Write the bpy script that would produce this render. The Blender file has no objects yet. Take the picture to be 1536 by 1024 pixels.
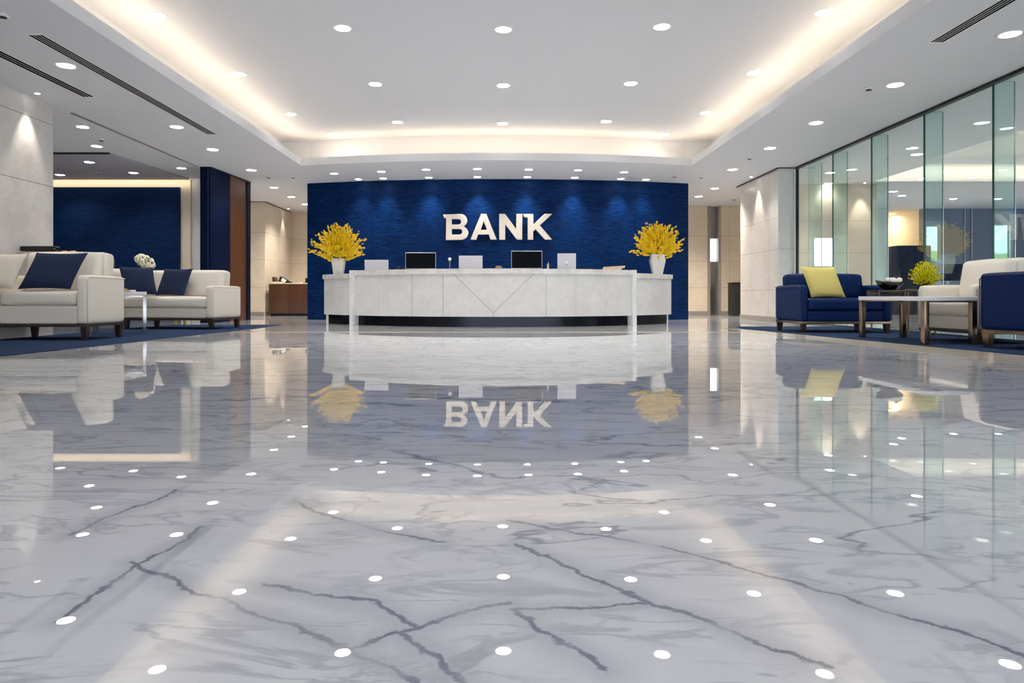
import bpy, bmesh, math, random
from mathutils import Vector, Matrix
random.seed(7)
PI = math.pi
SC = bpy.context.scene
COL = SC.collection
F, VX, VY, CH = 1024.0, 752.0, 445.0, 0.48      # focal length (px), vanishing point, camera height
SOF, COVE = 2.88, 3.43                          # soffit height, raised ceiling height

def at(px, py, z):                              # photo pixel on the horizontal plane z
    d = F * (z - CH) / (VY - py)
    return Vector(((px - VX) * d / F, d, z))
def atd(px, d): return (px - VX) * d / F
def zat(py, d): return CH + (VY - py) * d / F
def lin(r, g, b):
    f = lambda c: c / 12.92 if c <= .04045 else ((c + .055) / 1.055) ** 2.4
    return (f(r / 255), f(g / 255), f(b / 255), 1)

# ------------------------------------------------------------------ materials
M = {}
def nt(name):
    m = bpy.data.materials.new(name); m.use_nodes = True
    t = m.node_tree; return m, t, t.nodes['Principled BSDF']
def node(t, typ, **k):
    n = t.nodes.new(typ)
    for a, v in k.items(): setattr(n, a, v)
    return n
def mth(t, op, a, b=None, c=None, clamp=False):
    n = node(t, 'ShaderNodeMath', operation=op, use_clamp=clamp)
    for i, v in enumerate((a, b, c)):
        if v is None: continue
        if isinstance(v, (int, float)): n.inputs[i].default_value = v
        else: t.links.new(v, n.inputs[i])
    return n.outputs[0]
def mixc(t, fac, a, b, mode='MIX'):
    n = node(t, 'ShaderNodeMix', data_type='RGBA', blend_type=mode)
    for i, v in ((0, fac), (6, a), (7, b)):
        if isinstance(v, (int, float)): n.inputs[i].default_value = v
        elif isinstance(v, tuple): n.inputs[i].default_value = v
        else: t.links.new(v, n.inputs[i])
    return n.outputs[2]
def noise(t, vec, scale, detail=3, rough=.5, dist=0):
    n = node(t, 'ShaderNodeTexNoise'); n.inputs['Scale'].default_value = scale
    n.inputs['Detail'].default_value = detail; n.inputs['Roughness'].default_value = rough
    n.inputs['Distortion'].default_value = dist
    if vec is not None: t.links.new(vec, n.inputs['Vector'])
    return n
def ramp(t, fac, stops):
    n = node(t, 'ShaderNodeMapRange', interpolation_type='SMOOTHSTEP')
    t.links.new(fac, n.inputs[0])
    for i, v in enumerate(stops): n.inputs[i + 1].default_value = v
    return n.outputs[0]
def coords(t, scale=(1, 1, 1), kind='Object', rot=(0, 0, 0)):
    c = node(t, 'ShaderNodeTexCoord'); m = node(t, 'ShaderNodeMapping')
    m.inputs['Scale'].default_value = scale; m.inputs['Rotation'].default_value = rot
    t.links.new(c.outputs[kind], m.inputs[0]); return m.outputs[0]
def bump(t, b, h, strength, dist=.01):
    n = node(t, 'ShaderNodeBump'); n.inputs['Strength'].default_value = strength
    n.inputs['Distance'].default_value = dist
    t.links.new(h, n.inputs['Height']); t.links.new(n.outputs[0], b.inputs['Normal'])
def plain(name, col, rough=.5, metal=0, var=.06, scale=8, bmp=0, bscale=200, spec=None, emit=None, coat=0):
    m, t, b = nt(name)
    v = coords(t); n = noise(t, v, scale)
    dark = tuple(c * (1 - var) for c in col[:3]) + (1,)
    t.links.new(mixc(t, n.outputs[0], dark, tuple(min(1, c * (1 + var)) for c in col[:3]) + (1,)), b.inputs['Base Color'])
    b.inputs['Roughness'].default_value = rough; b.inputs['Metallic'].default_value = metal
    if spec is not None: b.inputs['Specular IOR Level'].default_value = spec
    if coat: b.inputs['Coat Weight'].default_value = coat; b.inputs['Coat Roughness'].default_value = .1
    if emit: b.inputs['Emission Color'].default_value = emit[0]; b.inputs['Emission Strength'].default_value = emit[1]
    if bmp:
        n2 = noise(t, v, bscale, 2); bump(t, b, n2.outputs[0], bmp, .004)
    M[name] = m; return m

plain('ceiling_paint', lin(226, 227, 230), .75, var=.01)
plain('wall_paint', lin(232, 230, 226), .6, var=.015)
plain('mauve_paint', lin(176, 174, 182), .7, var=.02)
plain('cream_paint', lin(238, 226, 205), .6, var=.02)
plain('baseboard_stone', lin(150, 145, 138), .35, var=.05)
plain('black_metal', lin(22, 24, 26), .4, .3)
plain('white_trim', lin(240, 240, 240), .4)
plain('cream_leather', lin(236, 229, 216), .42, var=.02, bmp=.15, bscale=350)
plain('cream_piping', lin(214, 206, 192), .45, var=.02)
plain('cream_fabric', lin(232, 222, 203), .8, var=.03, bmp=.3, bscale=500)
plain('blue_leather', lin(9, 37, 86), .5, var=.06, bmp=.15, bscale=350, spec=.16)
plain('blue_piping', lin(16, 32, 82), .4)
plain('blue_fabric', lin(18, 36, 70), .85, var=.06, bmp=.4, bscale=500)
plain('yellow_fabric', lin(236, 218, 130), .8, var=.03, bmp=.3, bscale=500)
plain('dark_wood', lin(50, 34, 28), .35, var=.2, scale=20)
plain('bronze', lin(150, 128, 108), .22, 1, var=.05)
plain('satin_steel', lin(190, 190, 192), .22, 1, var=.04)
plain('plinth_steel', lin(44, 46, 52), .16, 1, var=.04)
plain('column_steel', lin(150, 150, 152), .28, 1, var=.05)
plain('white_lacquer', lin(244, 244, 246), .2, coat=.5, var=.01)
plain('table_white', lin(228, 228, 232), .25, coat=.3, var=.02)
plain('porcelain', lin(240, 240, 236), .15, coat=.6, var=.01)
plain('black_gloss', lin(9, 10, 13), .12, var=.1)
plain('black_matte', lin(18, 19, 22), .6, var=.1)
plain('silver_plastic', lin(205, 207, 214), .35, .2, var=.02)
plain('laptop_white', lin(212, 212, 219), .35, var=.01)
plain('screen_black', lin(7, 9, 15), .3, var=.05, spec=.05)
plain('gold', lin(214, 176, 96), .25, 1)
plain('tan_card', lin(222, 200, 162), .6)
plain('vent_black', lin(6, 6, 7), .9, spec=0)
plain('stem_green', lin(92, 120, 46), .6, var=.2)
plain('flower_yellow', lin(255, 210, 10), .6, var=.12, scale=30)
plain('flower_lemon', lin(250, 236, 20), .6, var=.12, scale=30)
plain('flower_white', lin(240, 236, 212), .7, var=.05)
plain('paper', lin(240, 238, 232), .7)
plain('office_panel', lin(112, 122, 142), .5, var=.05)
plain('office_teal', lin(176, 190, 192), .5, var=.03)
plain('glass_edge', lin(20, 66, 60), .15, var=.1)
plain('lamp_lens', (1, 1, 1, 1), .5, emit=((1, .97, .93, 1), 16))
plain('warm_lens', (1, 1, 1, 1), .5, emit=((1, .84, .6, 1), 10))
plain('led_strip', (1, 1, 1, 1), .5, emit=((1, .82, .6, 1), 2))
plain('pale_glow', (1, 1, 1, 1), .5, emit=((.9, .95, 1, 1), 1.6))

def wood():
    m, t, b = nt('walnut')
    v = coords(t, (14, 14, .8)); n = noise(t, v, 2.2, 5, .6, .6)
    t.links.new(mixc(t, n.outputs[0], lin(62, 32, 14), lin(128, 78, 44)), b.inputs['Base Color'])
    b.inputs['Roughness'].default_value = .3
    M['walnut'] = m
    m, t, b = nt('cabinet_wood')
    v = coords(t, (12, 12, .9)); n = noise(t, v, 2.2, 5, .6, .6)
    t.links.new(mixc(t, n.outputs[0], lin(52, 28, 14), lin(96, 56, 30)), b.inputs['Base Color'])
    b.inputs['Roughness'].default_value = .35
    M['cabinet_wood'] = m
wood()

def grass(name, a, b_, seams=()):
    """deep blue grasscloth: short horizontal fibres, vertical sheet seams"""
    m, t, b = nt(name)
    v = coords(t, (2.2, 2.2, 42)); n = noise(t, v, 2.6, 4, .65)
    v2 = coords(t, (.8, .8, .8)); n2 = noise(t, v2, 1.5, 3)
    f = mth(t, 'MULTIPLY_ADD', n.outputs[0], 2.4, -.75, True)
    c = mixc(t, f, a, b_)
    c = mixc(t, ramp(t, n2.outputs[0], (.35, .7, 0, .3)), c, tuple(x * .5 for x in a[:3]) + (1,))
    if seams:
        s = node(t, 'ShaderNodeTexCoord'); x = node(t, 'ShaderNodeSeparateXYZ'); t.links.new(s.outputs['Object'], x.inputs[0])
        for sx in seams:
            d = mth(t, 'ABSOLUTE', mth(t, 'SUBTRACT', x.outputs[0], sx))
            c = mixc(t, mth(t, 'LESS_THAN', d, .006), c, (.004, .008, .03, 1))
    t.links.new(c, b.inputs['Base Color'])
    b.inputs['Roughness'].default_value = .5; b.inputs['Specular IOR Level'].default_value = .08
    bump(t, b, n.outputs[0], .5, .006)
    M[name] = m
grass('blue_grasscloth', lin(0, 9, 30), lin(10, 58, 120), (-2.68, 2.78))
grass('navy_grasscloth', lin(8, 28, 62), lin(26, 58, 104))
grass('indigo_cloth', lin(2, 10, 34), lin(10, 32, 74))

def stone(name, a, b_, zs, lines=(), axis=1, rough=.4, scale=1.6, use_uv=False, vee=False, joint=lin(120, 116, 110), jw=.004, faint=()):
    m, t, b = nt(name)
    c = node(t, 'ShaderNodeTexCoord'); x = node(t, 'ShaderNodeSeparateXYZ')
    t.links.new(c.outputs['UV' if use_uv else 'Object'], x.inputs[0])
    v = coords(t, (1, 1, 1)); n = noise(t, v, scale, 6, .62, .3); n2 = noise(t, v, 14, 4, .6)
    f = mth(t, 'ADD', mth(t, 'MULTIPLY', n.outputs[0], .75), mth(t, 'MULTIPLY', n2.outputs[0], .25))
    col = mixc(t, ramp(t, f, (.3, .7, 0, 1)), a, b_)
    hz = x.outputs[1] if use_uv else x.outputs[2]; hv = x.outputs[0] if use_uv else x.outputs[axis]
    for z in zs:
        d = mth(t, 'ABSOLUTE', mth(t, 'SUBTRACT', hz, z)); col = mixc(t, mth(t, 'LESS_THAN', d, jw), col, joint)
    for q in lines:
        d = mth(t, 'ABSOLUTE', mth(t, 'SUBTRACT', hv, q)); col = mixc(t, mth(t, 'LESS_THAN', d, jw), col, joint)
    for q in faint:
        d = mth(t, 'ABSOLUTE', mth(t, 'SUBTRACT', hv, q)); col = mixc(t, mth(t, 'MULTIPLY', mth(t, 'LESS_THAN', d, jw), .3), col, joint)
    if vee:   # the V-shaped joint on the desk front
        u0, z0, s = vee
        au = mth(t, 'ABSOLUTE', mth(t, 'SUBTRACT', hv, u0))
        d = mth(t, 'ABSOLUTE', mth(t, 'SUBTRACT', mth(t, 'SUBTRACT', hz, z0), mth(t, 'MULTIPLY', au, s)))
        col = mixc(t, mth(t, 'LESS_THAN', d, jw * 1.5), col, joint)
        d = mth(t, 'MAXIMUM', mth(t, 'MULTIPLY', au, 1.2), mth(t, 'SUBTRACT', hz, z0 - jw))
        col = mixc(t, mth(t, 'LESS_THAN', d, jw * 1.2), col, joint)
    t.links.new(col, b.inputs['Base Color']); b.inputs['Roughness'].default_value = rough
    M[name] = m
stone('limestone_left', lin(196, 192, 188), lin(222, 219, 214), (1.85, 2.62, .7), (6.3,), 1)
stone('limestone_right', lin(226, 218, 208), lin(242, 236, 228), (1.37, 1.96, .61), (13.15, 14.1), 1, .3, joint=lin(176, 168, 158))
stone('limestone_end', lin(222, 220, 218), lin(236, 234, 230), (1.37,), (), 1, .35, joint=lin(180, 176, 170))
stone('beige_wall', lin(220, 204, 182), lin(234, 220, 200), (.72, 1.42, 2.1), (17.9, -5.5, 6.05), 0, .4, joint=lin(176, 158, 136))
stone('beige_side', lin(216, 202, 182), lin(232, 220, 202), (.72, 1.42, 2.1), (18.3,), 1, .4, joint=lin(176, 158, 136))
stone('desk_stone', lin(208, 207, 205), lin(224, 223, 220), (), (-1.41, -.875, .775), 0, .28, 3.0, True, (-.066, .225, .97), lin(150, 150, 150), .004, (-2.06, 1.28, 1.83))
stone('counter_stone', lin(200, 198, 194), lin(232, 230, 226), (), (), 0, .25, 5.0)
stone('post_stone', lin(226, 226, 228), lin(240, 240, 240), (), (), 0, .25, 5.0)
stone('inlay_stone', lin(214, 202, 186), lin(232, 222, 208), (), (), 0, .12, 3.0)

def rugmat():
    m, t, b = nt('rug_blue')
    v = coords(t); n = noise(t, v, 260, 2, .7); n2 = noise(t, v, 3, 3)
    c = mixc(t, n.outputs[0], lin(26, 42, 72), lin(64, 84, 118)); c = mixc(t, mth(t, 'MULTIPLY', n2.outputs[0], .3), c, lin(40, 58, 92))
    t.links.new(c, b.inputs['Base Color']); b.inputs['Roughness'].default_value = .95
    b.inputs['Specular IOR Level'].default_value = .1
    bump(t, b, n.outputs[0], .6, .006); M['rug_blue'] = m
rugmat()

def glassmat(name, tint, ior=1.55, refl=1.0):
    m, t, b = nt(name); t.nodes.remove(b)
    out = t.nodes['Material Output']
    fr = node(t, 'ShaderNodeFresnel'); fr.inputs[0].default_value = ior
    tr = node(t, 'ShaderNodeBsdfTransparent'); tr.inputs[0].default_value = tint
    gl = node(t, 'ShaderNodeBsdfGlossy'); gl.inputs['Roughness'].default_value = 0.0; gl.inputs[0].default_value = (.95, 1, .98, 1)
    mx = node(t, 'ShaderNodeMixShader')
    n = noise(t, coords(t), .6, 1)
    t.links.new(mth(t, 'MULTIPLY', fr.outputs[0], mth(t, 'MULTIPLY_ADD', n.outputs[0], .1, refl)), mx.inputs[0])
    t.links.new(tr.outputs[0], mx.inputs[1]); t.links.new(gl.outputs[0], mx.inputs[2]); t.links.new(mx.outputs[0], out.inputs[0])
    M[name] = m
glassmat('clear_glass', (.93, .975, .965, 1), 1.45, .22)
glassmat('fin_glass', (.84, .94, .92, 1), 1.45, .8)
glassmat('small_glass', (.85, .87, .9, 1), 1.5)

def outside():
    """glowing sky over a green slope, for fin reflections built as office windows"""
    m, t, b = nt('outdoor_view'); t.nodes.remove(b)
    c = node(t, 'ShaderNodeTexCoord'); x = node(t, 'ShaderNodeSeparateXYZ'); t.links.new(c.outputs['Object'], x.inputs[0])
    n = noise(t, c.outputs['Object'], 2.5, 3)
    z = mth(t, 'ADD', x.outputs[2], mth(t, 'MULTIPLY', n.outputs[0], .3))
    col = mixc(t, ramp(t, z, (1.95, 2.05, 0, 1)), lin(150, 176, 120), lin(236, 244, 248))
    col = mixc(t, ramp(t, z, (1.6, 1.7, 0, 1)), lin(120, 150, 170), col)
    e = node(t, 'ShaderNodeEmission'); e.inputs[1].default_value = 1.3; t.links.new(col, e.inputs[0])
    t.links.new(e.outputs[0], t.nodes['Material Output'].inputs[0]); M['outdoor_view'] = m
outside()

# main veins of the marble: polylines on the floor (metres), from where they run in the photo
VEINS = [
 [(90, 925), (200, 852), (280, 810), (300, 792)],
 [(195, 845), (325, 900), (435, 937), (530, 970), (640, 1035)],
 [(530, 970), (625, 945), (685, 920), (768, 905)],
 [(768, 915), (868, 910), (973, 900)],
 [(768, 817), (838, 842), (933, 885), (973, 900), (1068, 930), (1168, 972), (1253, 1002)],
 [(768, 915), (798, 940), (848, 972), (903, 1007)],
 [(768, 782), (868, 800), (978, 817), (1088, 845), (1203, 875), (1413, 940), (1536, 980)],
 [(440, 750), (500, 775), (550, 792), (660, 812)],
 [(625, 945), (550, 900), (390, 875)],
 [(95, 802), (240, 747), (265, 735)],
 [(607, 955), (650, 985), (710, 1030)],
]
def marble():
    m, t, b = nt('marble_floor')
    c = node(t, 'ShaderNodeTexCoord')
    P = c.outputs['Object']
    w1 = noise(t, P, 4.2, 9, .72)
    off = node(t, 'ShaderNodeVectorMath', operation='MULTIPLY_ADD')
    t.links.new(w1.outputs['Color'], off.inputs[0]); off.inputs[1].default_value = (.10, .10, 0); t.links.new(P, off.inputs[2])
    off2 = node(t, 'ShaderNodeVectorMath', operation='SUBTRACT'); t.links.new(off.outputs[0], off2.inputs[0]); off2.inputs[1].default_value = (.05, .05, 0)
    W = off2.outputs[0]
    dmin = None
    for pl in VEINS:
        pts = [at(px, py, 0) for px, py in pl]
        for a, q in zip(pts, pts[1:]):
            d = q - a; L2 = d.length_squared
            s = node(t, 'ShaderNodeVectorMath', operation='SUBTRACT'); t.links.new(W, s.inputs[0]); s.inputs[1].default_value = a
            dt = node(t, 'ShaderNodeVectorMath', operation='DOT_PRODUCT'); t.links.new(s.outputs[0], dt.inputs[0]); dt.inputs[1].default_value = d / L2
            k = mth(t, 'ADD', dt.outputs['Value'], 0, None, True)
            mu = node(t, 'ShaderNodeVectorMath', operation='SCALE'); mu.inputs[0].default_value = -d; t.links.new(k, mu.inputs['Scale'])
            ad = node(t, 'ShaderNodeVectorMath', operation='ADD'); t.links.new(s.outputs[0], ad.inputs[0]); t.links.new(mu.outputs[0], ad.inputs[1])
            ln = node(t, 'ShaderNodeVectorMath', operation='LENGTH'); t.links.new(ad.outputs[0], ln.inputs[0])
            dmin = ln.outputs['Value'] if dmin is None else mth(t, 'MINIMUM', dmin, ln.outputs['Value'])
    wn = noise(t, P, 5, 3)
    core = mth(t, 'MULTIPLY', ramp(t, dmin, (.0015, .0095, 1, 0)), ramp(t, wn.outputs[0], (.3, .55, .45, 1)))
    halo = mth(t, 'MULTIPLY', ramp(t, dmin, (0, .06, 1, 0)), .28)
    # small and mid veins everywhere, ridged noise stretched along one direction
    def ridged(scale, rot, sc, width, det=4, dist=.6, gate=None):
        v = coords(t, scale, rot=(0, 0, rot)); n = noise(t, v, sc, det, .55, dist)
        r = ramp(t, mth(t, 'ABSOLUTE', mth(t, 'SUBTRACT', n.outputs[0], .5)), (0, width, 1, 0))
        g = noise(t, v, sc * .8 + .3, 2)
        return mth(t, 'MULTIPLY', r, ramp(t, g.outputs[0], gate or (.45, .62, 0, 1)))
    v1 = mth(t, 'MULTIPLY', ridged((1, 2.6, 1), .5, .55, .012, 6, .5, (.4, .58, 0, 1)), .8)
    v2 = mth(t, 'MULTIPLY', ridged((1, 2.2, 1), -.45, 1.3, .02, 5, .8), .5)
    v3 = mth(t, 'MULTIPLY', ridged((1, 3.0, 1), .25, 3.0, .05, 5, .8, (.38, .58, 0, 1)), .4)
    cl = noise(t, coords(t, (1, 1.7, 1), rot=(0, 0, .3)), 1.6, 6, .62, .4)
    cloud = mth(t, 'MULTIPLY', ramp(t, cl.outputs[0], (.46, .75, 0, 1)), .5)
    base = mixc(t, cloud, lin(*FLOOR_A), lin(*FLOOR_B))
    tot = mth(t, 'MAXIMUM', mth(t, 'MAXIMUM', core, halo), mth(t, 'MAXIMUM', v1, mth(t, 'MAXIMUM', v2, v3)))
    col = mixc(t, mth(t, 'MULTIPLY', tot, .85, None, True), base, lin(78, 90, 118))
    t.links.new(col, b.inputs['Base Color'])
    b.inputs['Roughness'].default_value = .0; b.inputs['IOR'].default_value = FLOOR_IOR
    M['marble_floor'] = m
FLOOR_A, FLOOR_B, FLOOR_IOR = (236, 237, 240), (204, 208, 218), 1.95
marble()

# ------------------------------------------------------------------ mesh helpers
def newbm(): return bmesh.new()
def link(name, bm, mats, parent=None, smooth=True, loc=None):
    me = bpy.data.meshes.new(name); bm.normal_update(); bm.to_mesh(me); bm.free()
    for mm in (mats if isinstance(mats, (list, tuple)) else [mats]): me.materials.append(M[mm])
    o = bpy.data.objects.new(name, me); COL.objects.link(o)
    if smooth:
        me.shade_smooth() if hasattr(me, 'shade_smooth') else None
        try: me.set_sharp_from_angle(angle=math.radians(35))
        except Exception: pass
    if parent: o.parent = parent
    if loc: o.location = loc
    return o
def box(bm, x0, x1, y0, y1, z0, z1, bev=0, mi=0, rot=None):
    r = bmesh.ops.create_cube(bm, size=1)
    vs = r['verts']
    bmesh.ops.scale(bm, vec=(x1 - x0, y1 - y0, z1 - z0), verts=vs)
    c = Vector(((x0 + x1) / 2, (y0 + y1) / 2, (z0 + z1) / 2))
    if rot: bmesh.ops.rotate(bm, cent=(0, 0, 0), matrix=rot, verts=vs)
    bmesh.ops.translate(bm, vec=c, verts=vs)
    fs = set(f for v in vs for f in v.link_faces)
    for f in fs: f.material_index = mi
    if bev:
        es = list(set(e for v in vs for e in v.link_edges))
        bmesh.ops.bevel(bm, geom=es, offset=bev, segments=3, profile=.5, affect='EDGES')
    return bm
def rbox(bm, cx, cy, cz, sx, sy, sz, r, puff=(0, 0, 0), cuts=9, mi=0):
    """soft rounded box, faces swollen by puff"""
    g = bmesh.new(); bmesh.ops.create_cube(g, size=2)
    bmesh.ops.subdivide_edges(g, edges=g.edges[:], cuts=cuts, use_grid_fill=True)
    h = Vector((sx / 2, sy / 2, sz / 2)); r = min(r, min(h) * .98)
    mp = {}
    for v in g.verts:
        u = [math.copysign(1 - (1 - abs(c)) ** 1.7, c) for c in v.co]
        p = Vector((u[0] * h[0], u[1] * h[1], u[2] * h[2]))
        q = Vector([max(-h[i] + r, min(h[i] - r, p[i])) for i in range(3)])
        d = p - q
        if d.length > 1e-6:
            k = max(abs(x) for x in d) / r
            d = d.normalized() * r * k
        p = q + d
        for i in range(3):
            a, c = [j for j in range(3) if j != i]
            if puff[i]: p[i] += puff[i] * math.copysign(1, u[i]) * abs(u[i]) * (1 - u[a] ** 2) * (1 - u[c] ** 2)
        mp[v] = bm.verts.new(p + Vector((cx, cy, cz)))
    for f in g.faces:
        nf = bm.faces.new([mp[v] for v in f.verts]); nf.material_index = mi
    g.free(); return bm
def lathe(bm, prof, seg=24, sq=0, mi=0, cx=0, cy=0, z=0, sx=1, sy=1):
    rings = []
    for r, h in prof:
        ring = []
        for i in range(seg):
            a = 2 * PI * i / seg
            k = 1
            if sq:
                ca, sa = abs(math.cos(a)), abs(math.sin(a)); k = (ca ** sq + sa ** sq) ** (-1 / sq)
            ring.append(bm.verts.new((cx + r * k * math.cos(a) * sx, cy + r * k * math.sin(a) * sy, z + h)))
        rings.append(ring)
    for a, b in zip(rings, rings[1:]):
        for i in range(seg):
            f = bm.faces.new((a[i], a[(i + 1) % seg], b[(i + 1) % seg], b[i])); f.material_index = mi
    for ring, fl in ((rings[0], True), (rings[-1], False)):
        f = bm.faces.new(ring[::-1] if fl else ring); f.material_index = mi
    return bm
def tube(bm, pts, rad, seg=8, mi=0):
    pts = [Vector(p) for p in pts]; rings = []
    for i, p in enumerate(pts):
        d = (pts[min(i + 1, len(pts) - 1)] - pts[max(i - 1, 0)]).normalized()
        u = d.cross(Vector((0, 0, 1)));
        if u.length < .05: u = d.cross(Vector((1, 0, 0)))
        u.normalize(); w = d.cross(u)
        r = rad[i] if isinstance(rad, (list, tuple)) else rad
        rings.append([bm.verts.new(p + r * (u * math.cos(2 * PI * k / seg) + w * math.sin(2 * PI * k / seg))) for k in range(seg)])
    for a, b in zip(rings, rings[1:]):
        for k in range(seg):
            f = bm.faces.new((a[k], a[(k + 1) % seg], b[(k + 1) % seg], b[k])); f.material_index = mi
    bm.faces.new(rings[0][::-1]).material_index = mi; bm.faces.new(rings[-1]).material_index = mi
    return bm
def prism(bm, poly, z0, z1, mi=0):
    a = [bm.verts.new((x, y, z0)) for x, y in poly]; b = [bm.verts.new((x, y, z1)) for x, y in poly]
    n = len(poly)
    for i in range(n): bm.faces.new((a[i], a[(i + 1) % n], b[(i + 1) % n], b[i])).material_index = mi
    bm.faces.new(a[::-1]).material_index = mi; bm.faces.new(b).material_index = mi
    bmesh.ops.recalc_face_normals(bm, faces=bm.faces[:])
    return bm
def tag(o, label=None, cat=None, group=None, kind=None):
    if label: o['label'] = label
    if cat: o['category'] = cat
    if group: o['group'] = group
    if kind: o['kind'] = kind
    return o
def thing(name, label, cat, loc=(0, 0, 0), rz=0, group=None):
    o = bpy.data.objects.new(name, None); COL.objects.link(o); o.empty_display_size = .1
    o.location = loc; o.rotation_euler = (0, 0, rz)
    return tag(o, label, cat, group)
def copy_tree(o, parent=None):
    c = o.copy(); COL.objects.link(c); c.parent = parent
    for ch in [x for x in bpy.data.objects if x.parent == o]: copy_tree(ch, c)
    return c
def struct(name, bm, mats, label=None, smooth=False):
    o = link(name, bm, mats, smooth=smooth); return tag(o, label, None, None, 'structure')

# ------------------------------------------------------------------ camera, render, world
cam = bpy.data.cameras.new('camera'); co = bpy.data.objects.new('camera', cam); COL.objects.link(co)
cam.sensor_width = 36; cam.lens = 24; cam.shift_x = (768 - VX) / 1536; cam.shift_y = -(512 - VY) / 1536
cam.clip_start = .05; cam.clip_end = 100
co.location = (0, 0, CH); co.rotation_euler = (PI / 2, 0, 0)
SC.camera = co
SC.view_settings.view_transform = 'Standard'; SC.view_settings.look = 'None'
SC.view_settings.gamma = 1; SC.view_settings.use_curve_mapping = False
SC.view_settings.exposure = 0.5
SC.cycles.use_denoising = True
SC.cycles.use_adaptive_sampling = True; SC.cycles.adaptive_threshold = .02
SC.cycles.max_bounces = 8; SC.cycles.diffuse_bounces = 4; SC.cycles.glossy_bounces = 4; SC.cycles.transparent_max_bounces = 24
SC.cycles.caustics_reflective = False; SC.cycles.caustics_refractive = False
SC.cycles.sample_clamp_indirect = 4; SC.cycles.use_light_tree = True
w = bpy.data.worlds.new('world'); SC.world = w; w.use_nodes = True
w.node_tree.nodes['Background'].inputs[0].default_value = (.90, .94, 1, 1)
w.node_tree.nodes['Background'].inputs[1].default_value = 1.7

# ------------------------------------------------------------------ lights
LK = dict(spot=58.0, wash=70.0, cove=1.5)
def lamp(kind, loc, energy, color=(1, .96, .9), parent=None, size=.05, angle=120, blend=.6, target=None, sx=None, sy=None, name='lamp_light'):
    l = bpy.data.lights.new(name, kind); o = bpy.data.objects.new(name, l); COL.objects.link(o)
    l.energy = energy; l.color = color
    if kind == 'SPOT': l.spot_size = math.radians(angle); l.spot_blend = blend; l.shadow_soft_size = size
    if kind == 'AREA': l.shape = 'RECTANGLE'; l.size = sx; l.size_y = sy
    if target is not None:
        o.rotation_euler = (Vector(target) - Vector(loc)).to_track_quat('-Z', 'Y').to_euler()
    o.location = loc
    if parent: o.parent = parent; o.matrix_parent_inverse = Matrix.Translation(parent.location).inverted()
    return o

_dl = {}
def downlight(loc, label, group, spot=None, col=(1, .96, .9), r=.088, lens='lamp_lens', angle=125, target=None, blend=.7):
    key = (round(r, 3), lens)
    if key not in _dl:
        t = thing('recessed_downlight', label, 'ceiling light', loc, 0, group)
        bm = newbm(); n = 32
        prof = [(r * 1.16, 0), (r * 1.14, -.005), (r * 1.0, -.007), (r * .96, -.002)]
        rings = [[bm.verts.new((a * math.cos(2 * PI * i / n), a * math.sin(2 * PI * i / n), h)) for i in range(n)] for a, h in prof]
        for a, b in zip(rings, rings[1:]):
            for i in range(n): bm.faces.new((a[i], b[i], b[(i + 1) % n], a[(i + 1) % n]))
        link('trim_ring', bm, 'white_trim', t)
        bm = newbm(); vs = [bm.verts.new((r * .965 * math.cos(-2 * PI * i / n), r * .965 * math.sin(-2 * PI * i / n), -.003)) for i in range(n)]
        bm.faces.new(vs); link('lens', bm, lens, t)
        _dl[key] = t
    else:
        src = _dl[key]; t = src.copy(); COL.objects.link(t); t.location = loc
        tag(t, label, 'ceiling light', group)
        for ch in [x for x in src.children if x.type == 'MESH']:
            c = ch.copy(); COL.objects.link(c); c.parent = t
    if spot:
        tgt = target if target else (loc[0], loc[1], 0)
        lamp('SPOT', (loc[0], loc[1], loc[2] - .012), spot, col, t, .045, angle, blend, tgt, name='downlight_beam')
    return t

# ------------------------------------------------------------------ shell
# floor
bm = newbm(); box(bm, -12, 20, -4, 22, -.1, 0); struct('floor', bm, 'marble_floor')
# cove outline (left edge, right edge, curved back edge)
CX0, CX1, CYF = -3.66, 3.49, -2.0
def arcback(x):       # back edge of the raised ceiling, bowed towards the viewer
    u = (x + .085) / 3.575
    return 12.0 + .5 * u * u
NS = 40
xs = [CX0 + (CX1 - CX0) * i / NS for i in range(NS + 1)]
OX0, OX1, OY0, OY1 = 7.74, 14.4, 8.6, 14.2     # recess over the office
bm = newbm()
def quad(*p):
    bm.faces.new([bm.verts.new(q) for q in p])
def flat(x0, x1, y0, y1, z): quad((x0, y0, z), (x0, y1, z), (x1, y1, z), (x1, y0, z))
flat(-12, CX0, -4, 22, SOF); flat(CX1, OX0, -4, 22, SOF); flat(OX0, OX1, -4, OY0, SOF); flat(OX0, OX1, OY1, 22, SOF); flat(OX1, 20, -4, 22, SOF)
flat(CX0, CX1, -4, CYF, SOF)
LIP = SOF + .13; OFF = .5
for a, b in zip(xs, xs[1:]):
    ya, yb = arcback(a), arcback(b)
    quad((a, ya, SOF), (a, 22, SOF), (b, 22, SOF), (b, yb, SOF))
    quad((a, ya, SOF), (b, yb, SOF), (b, yb, LIP), (a, ya, LIP))
    quad((a, ya, LIP), (b, yb, LIP), (b, yb + OFF, LIP), (a, ya + OFF, LIP))
    quad((a, ya + OFF, LIP), (b, yb + OFF, LIP), (b, yb + OFF, COVE), (a, ya + OFF, COVE))
    quad((a, CYF - OFF, COVE), (b, CYF - OFF, COVE), (b, yb + OFF, COVE), (a, ya + OFF, COVE))
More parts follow.
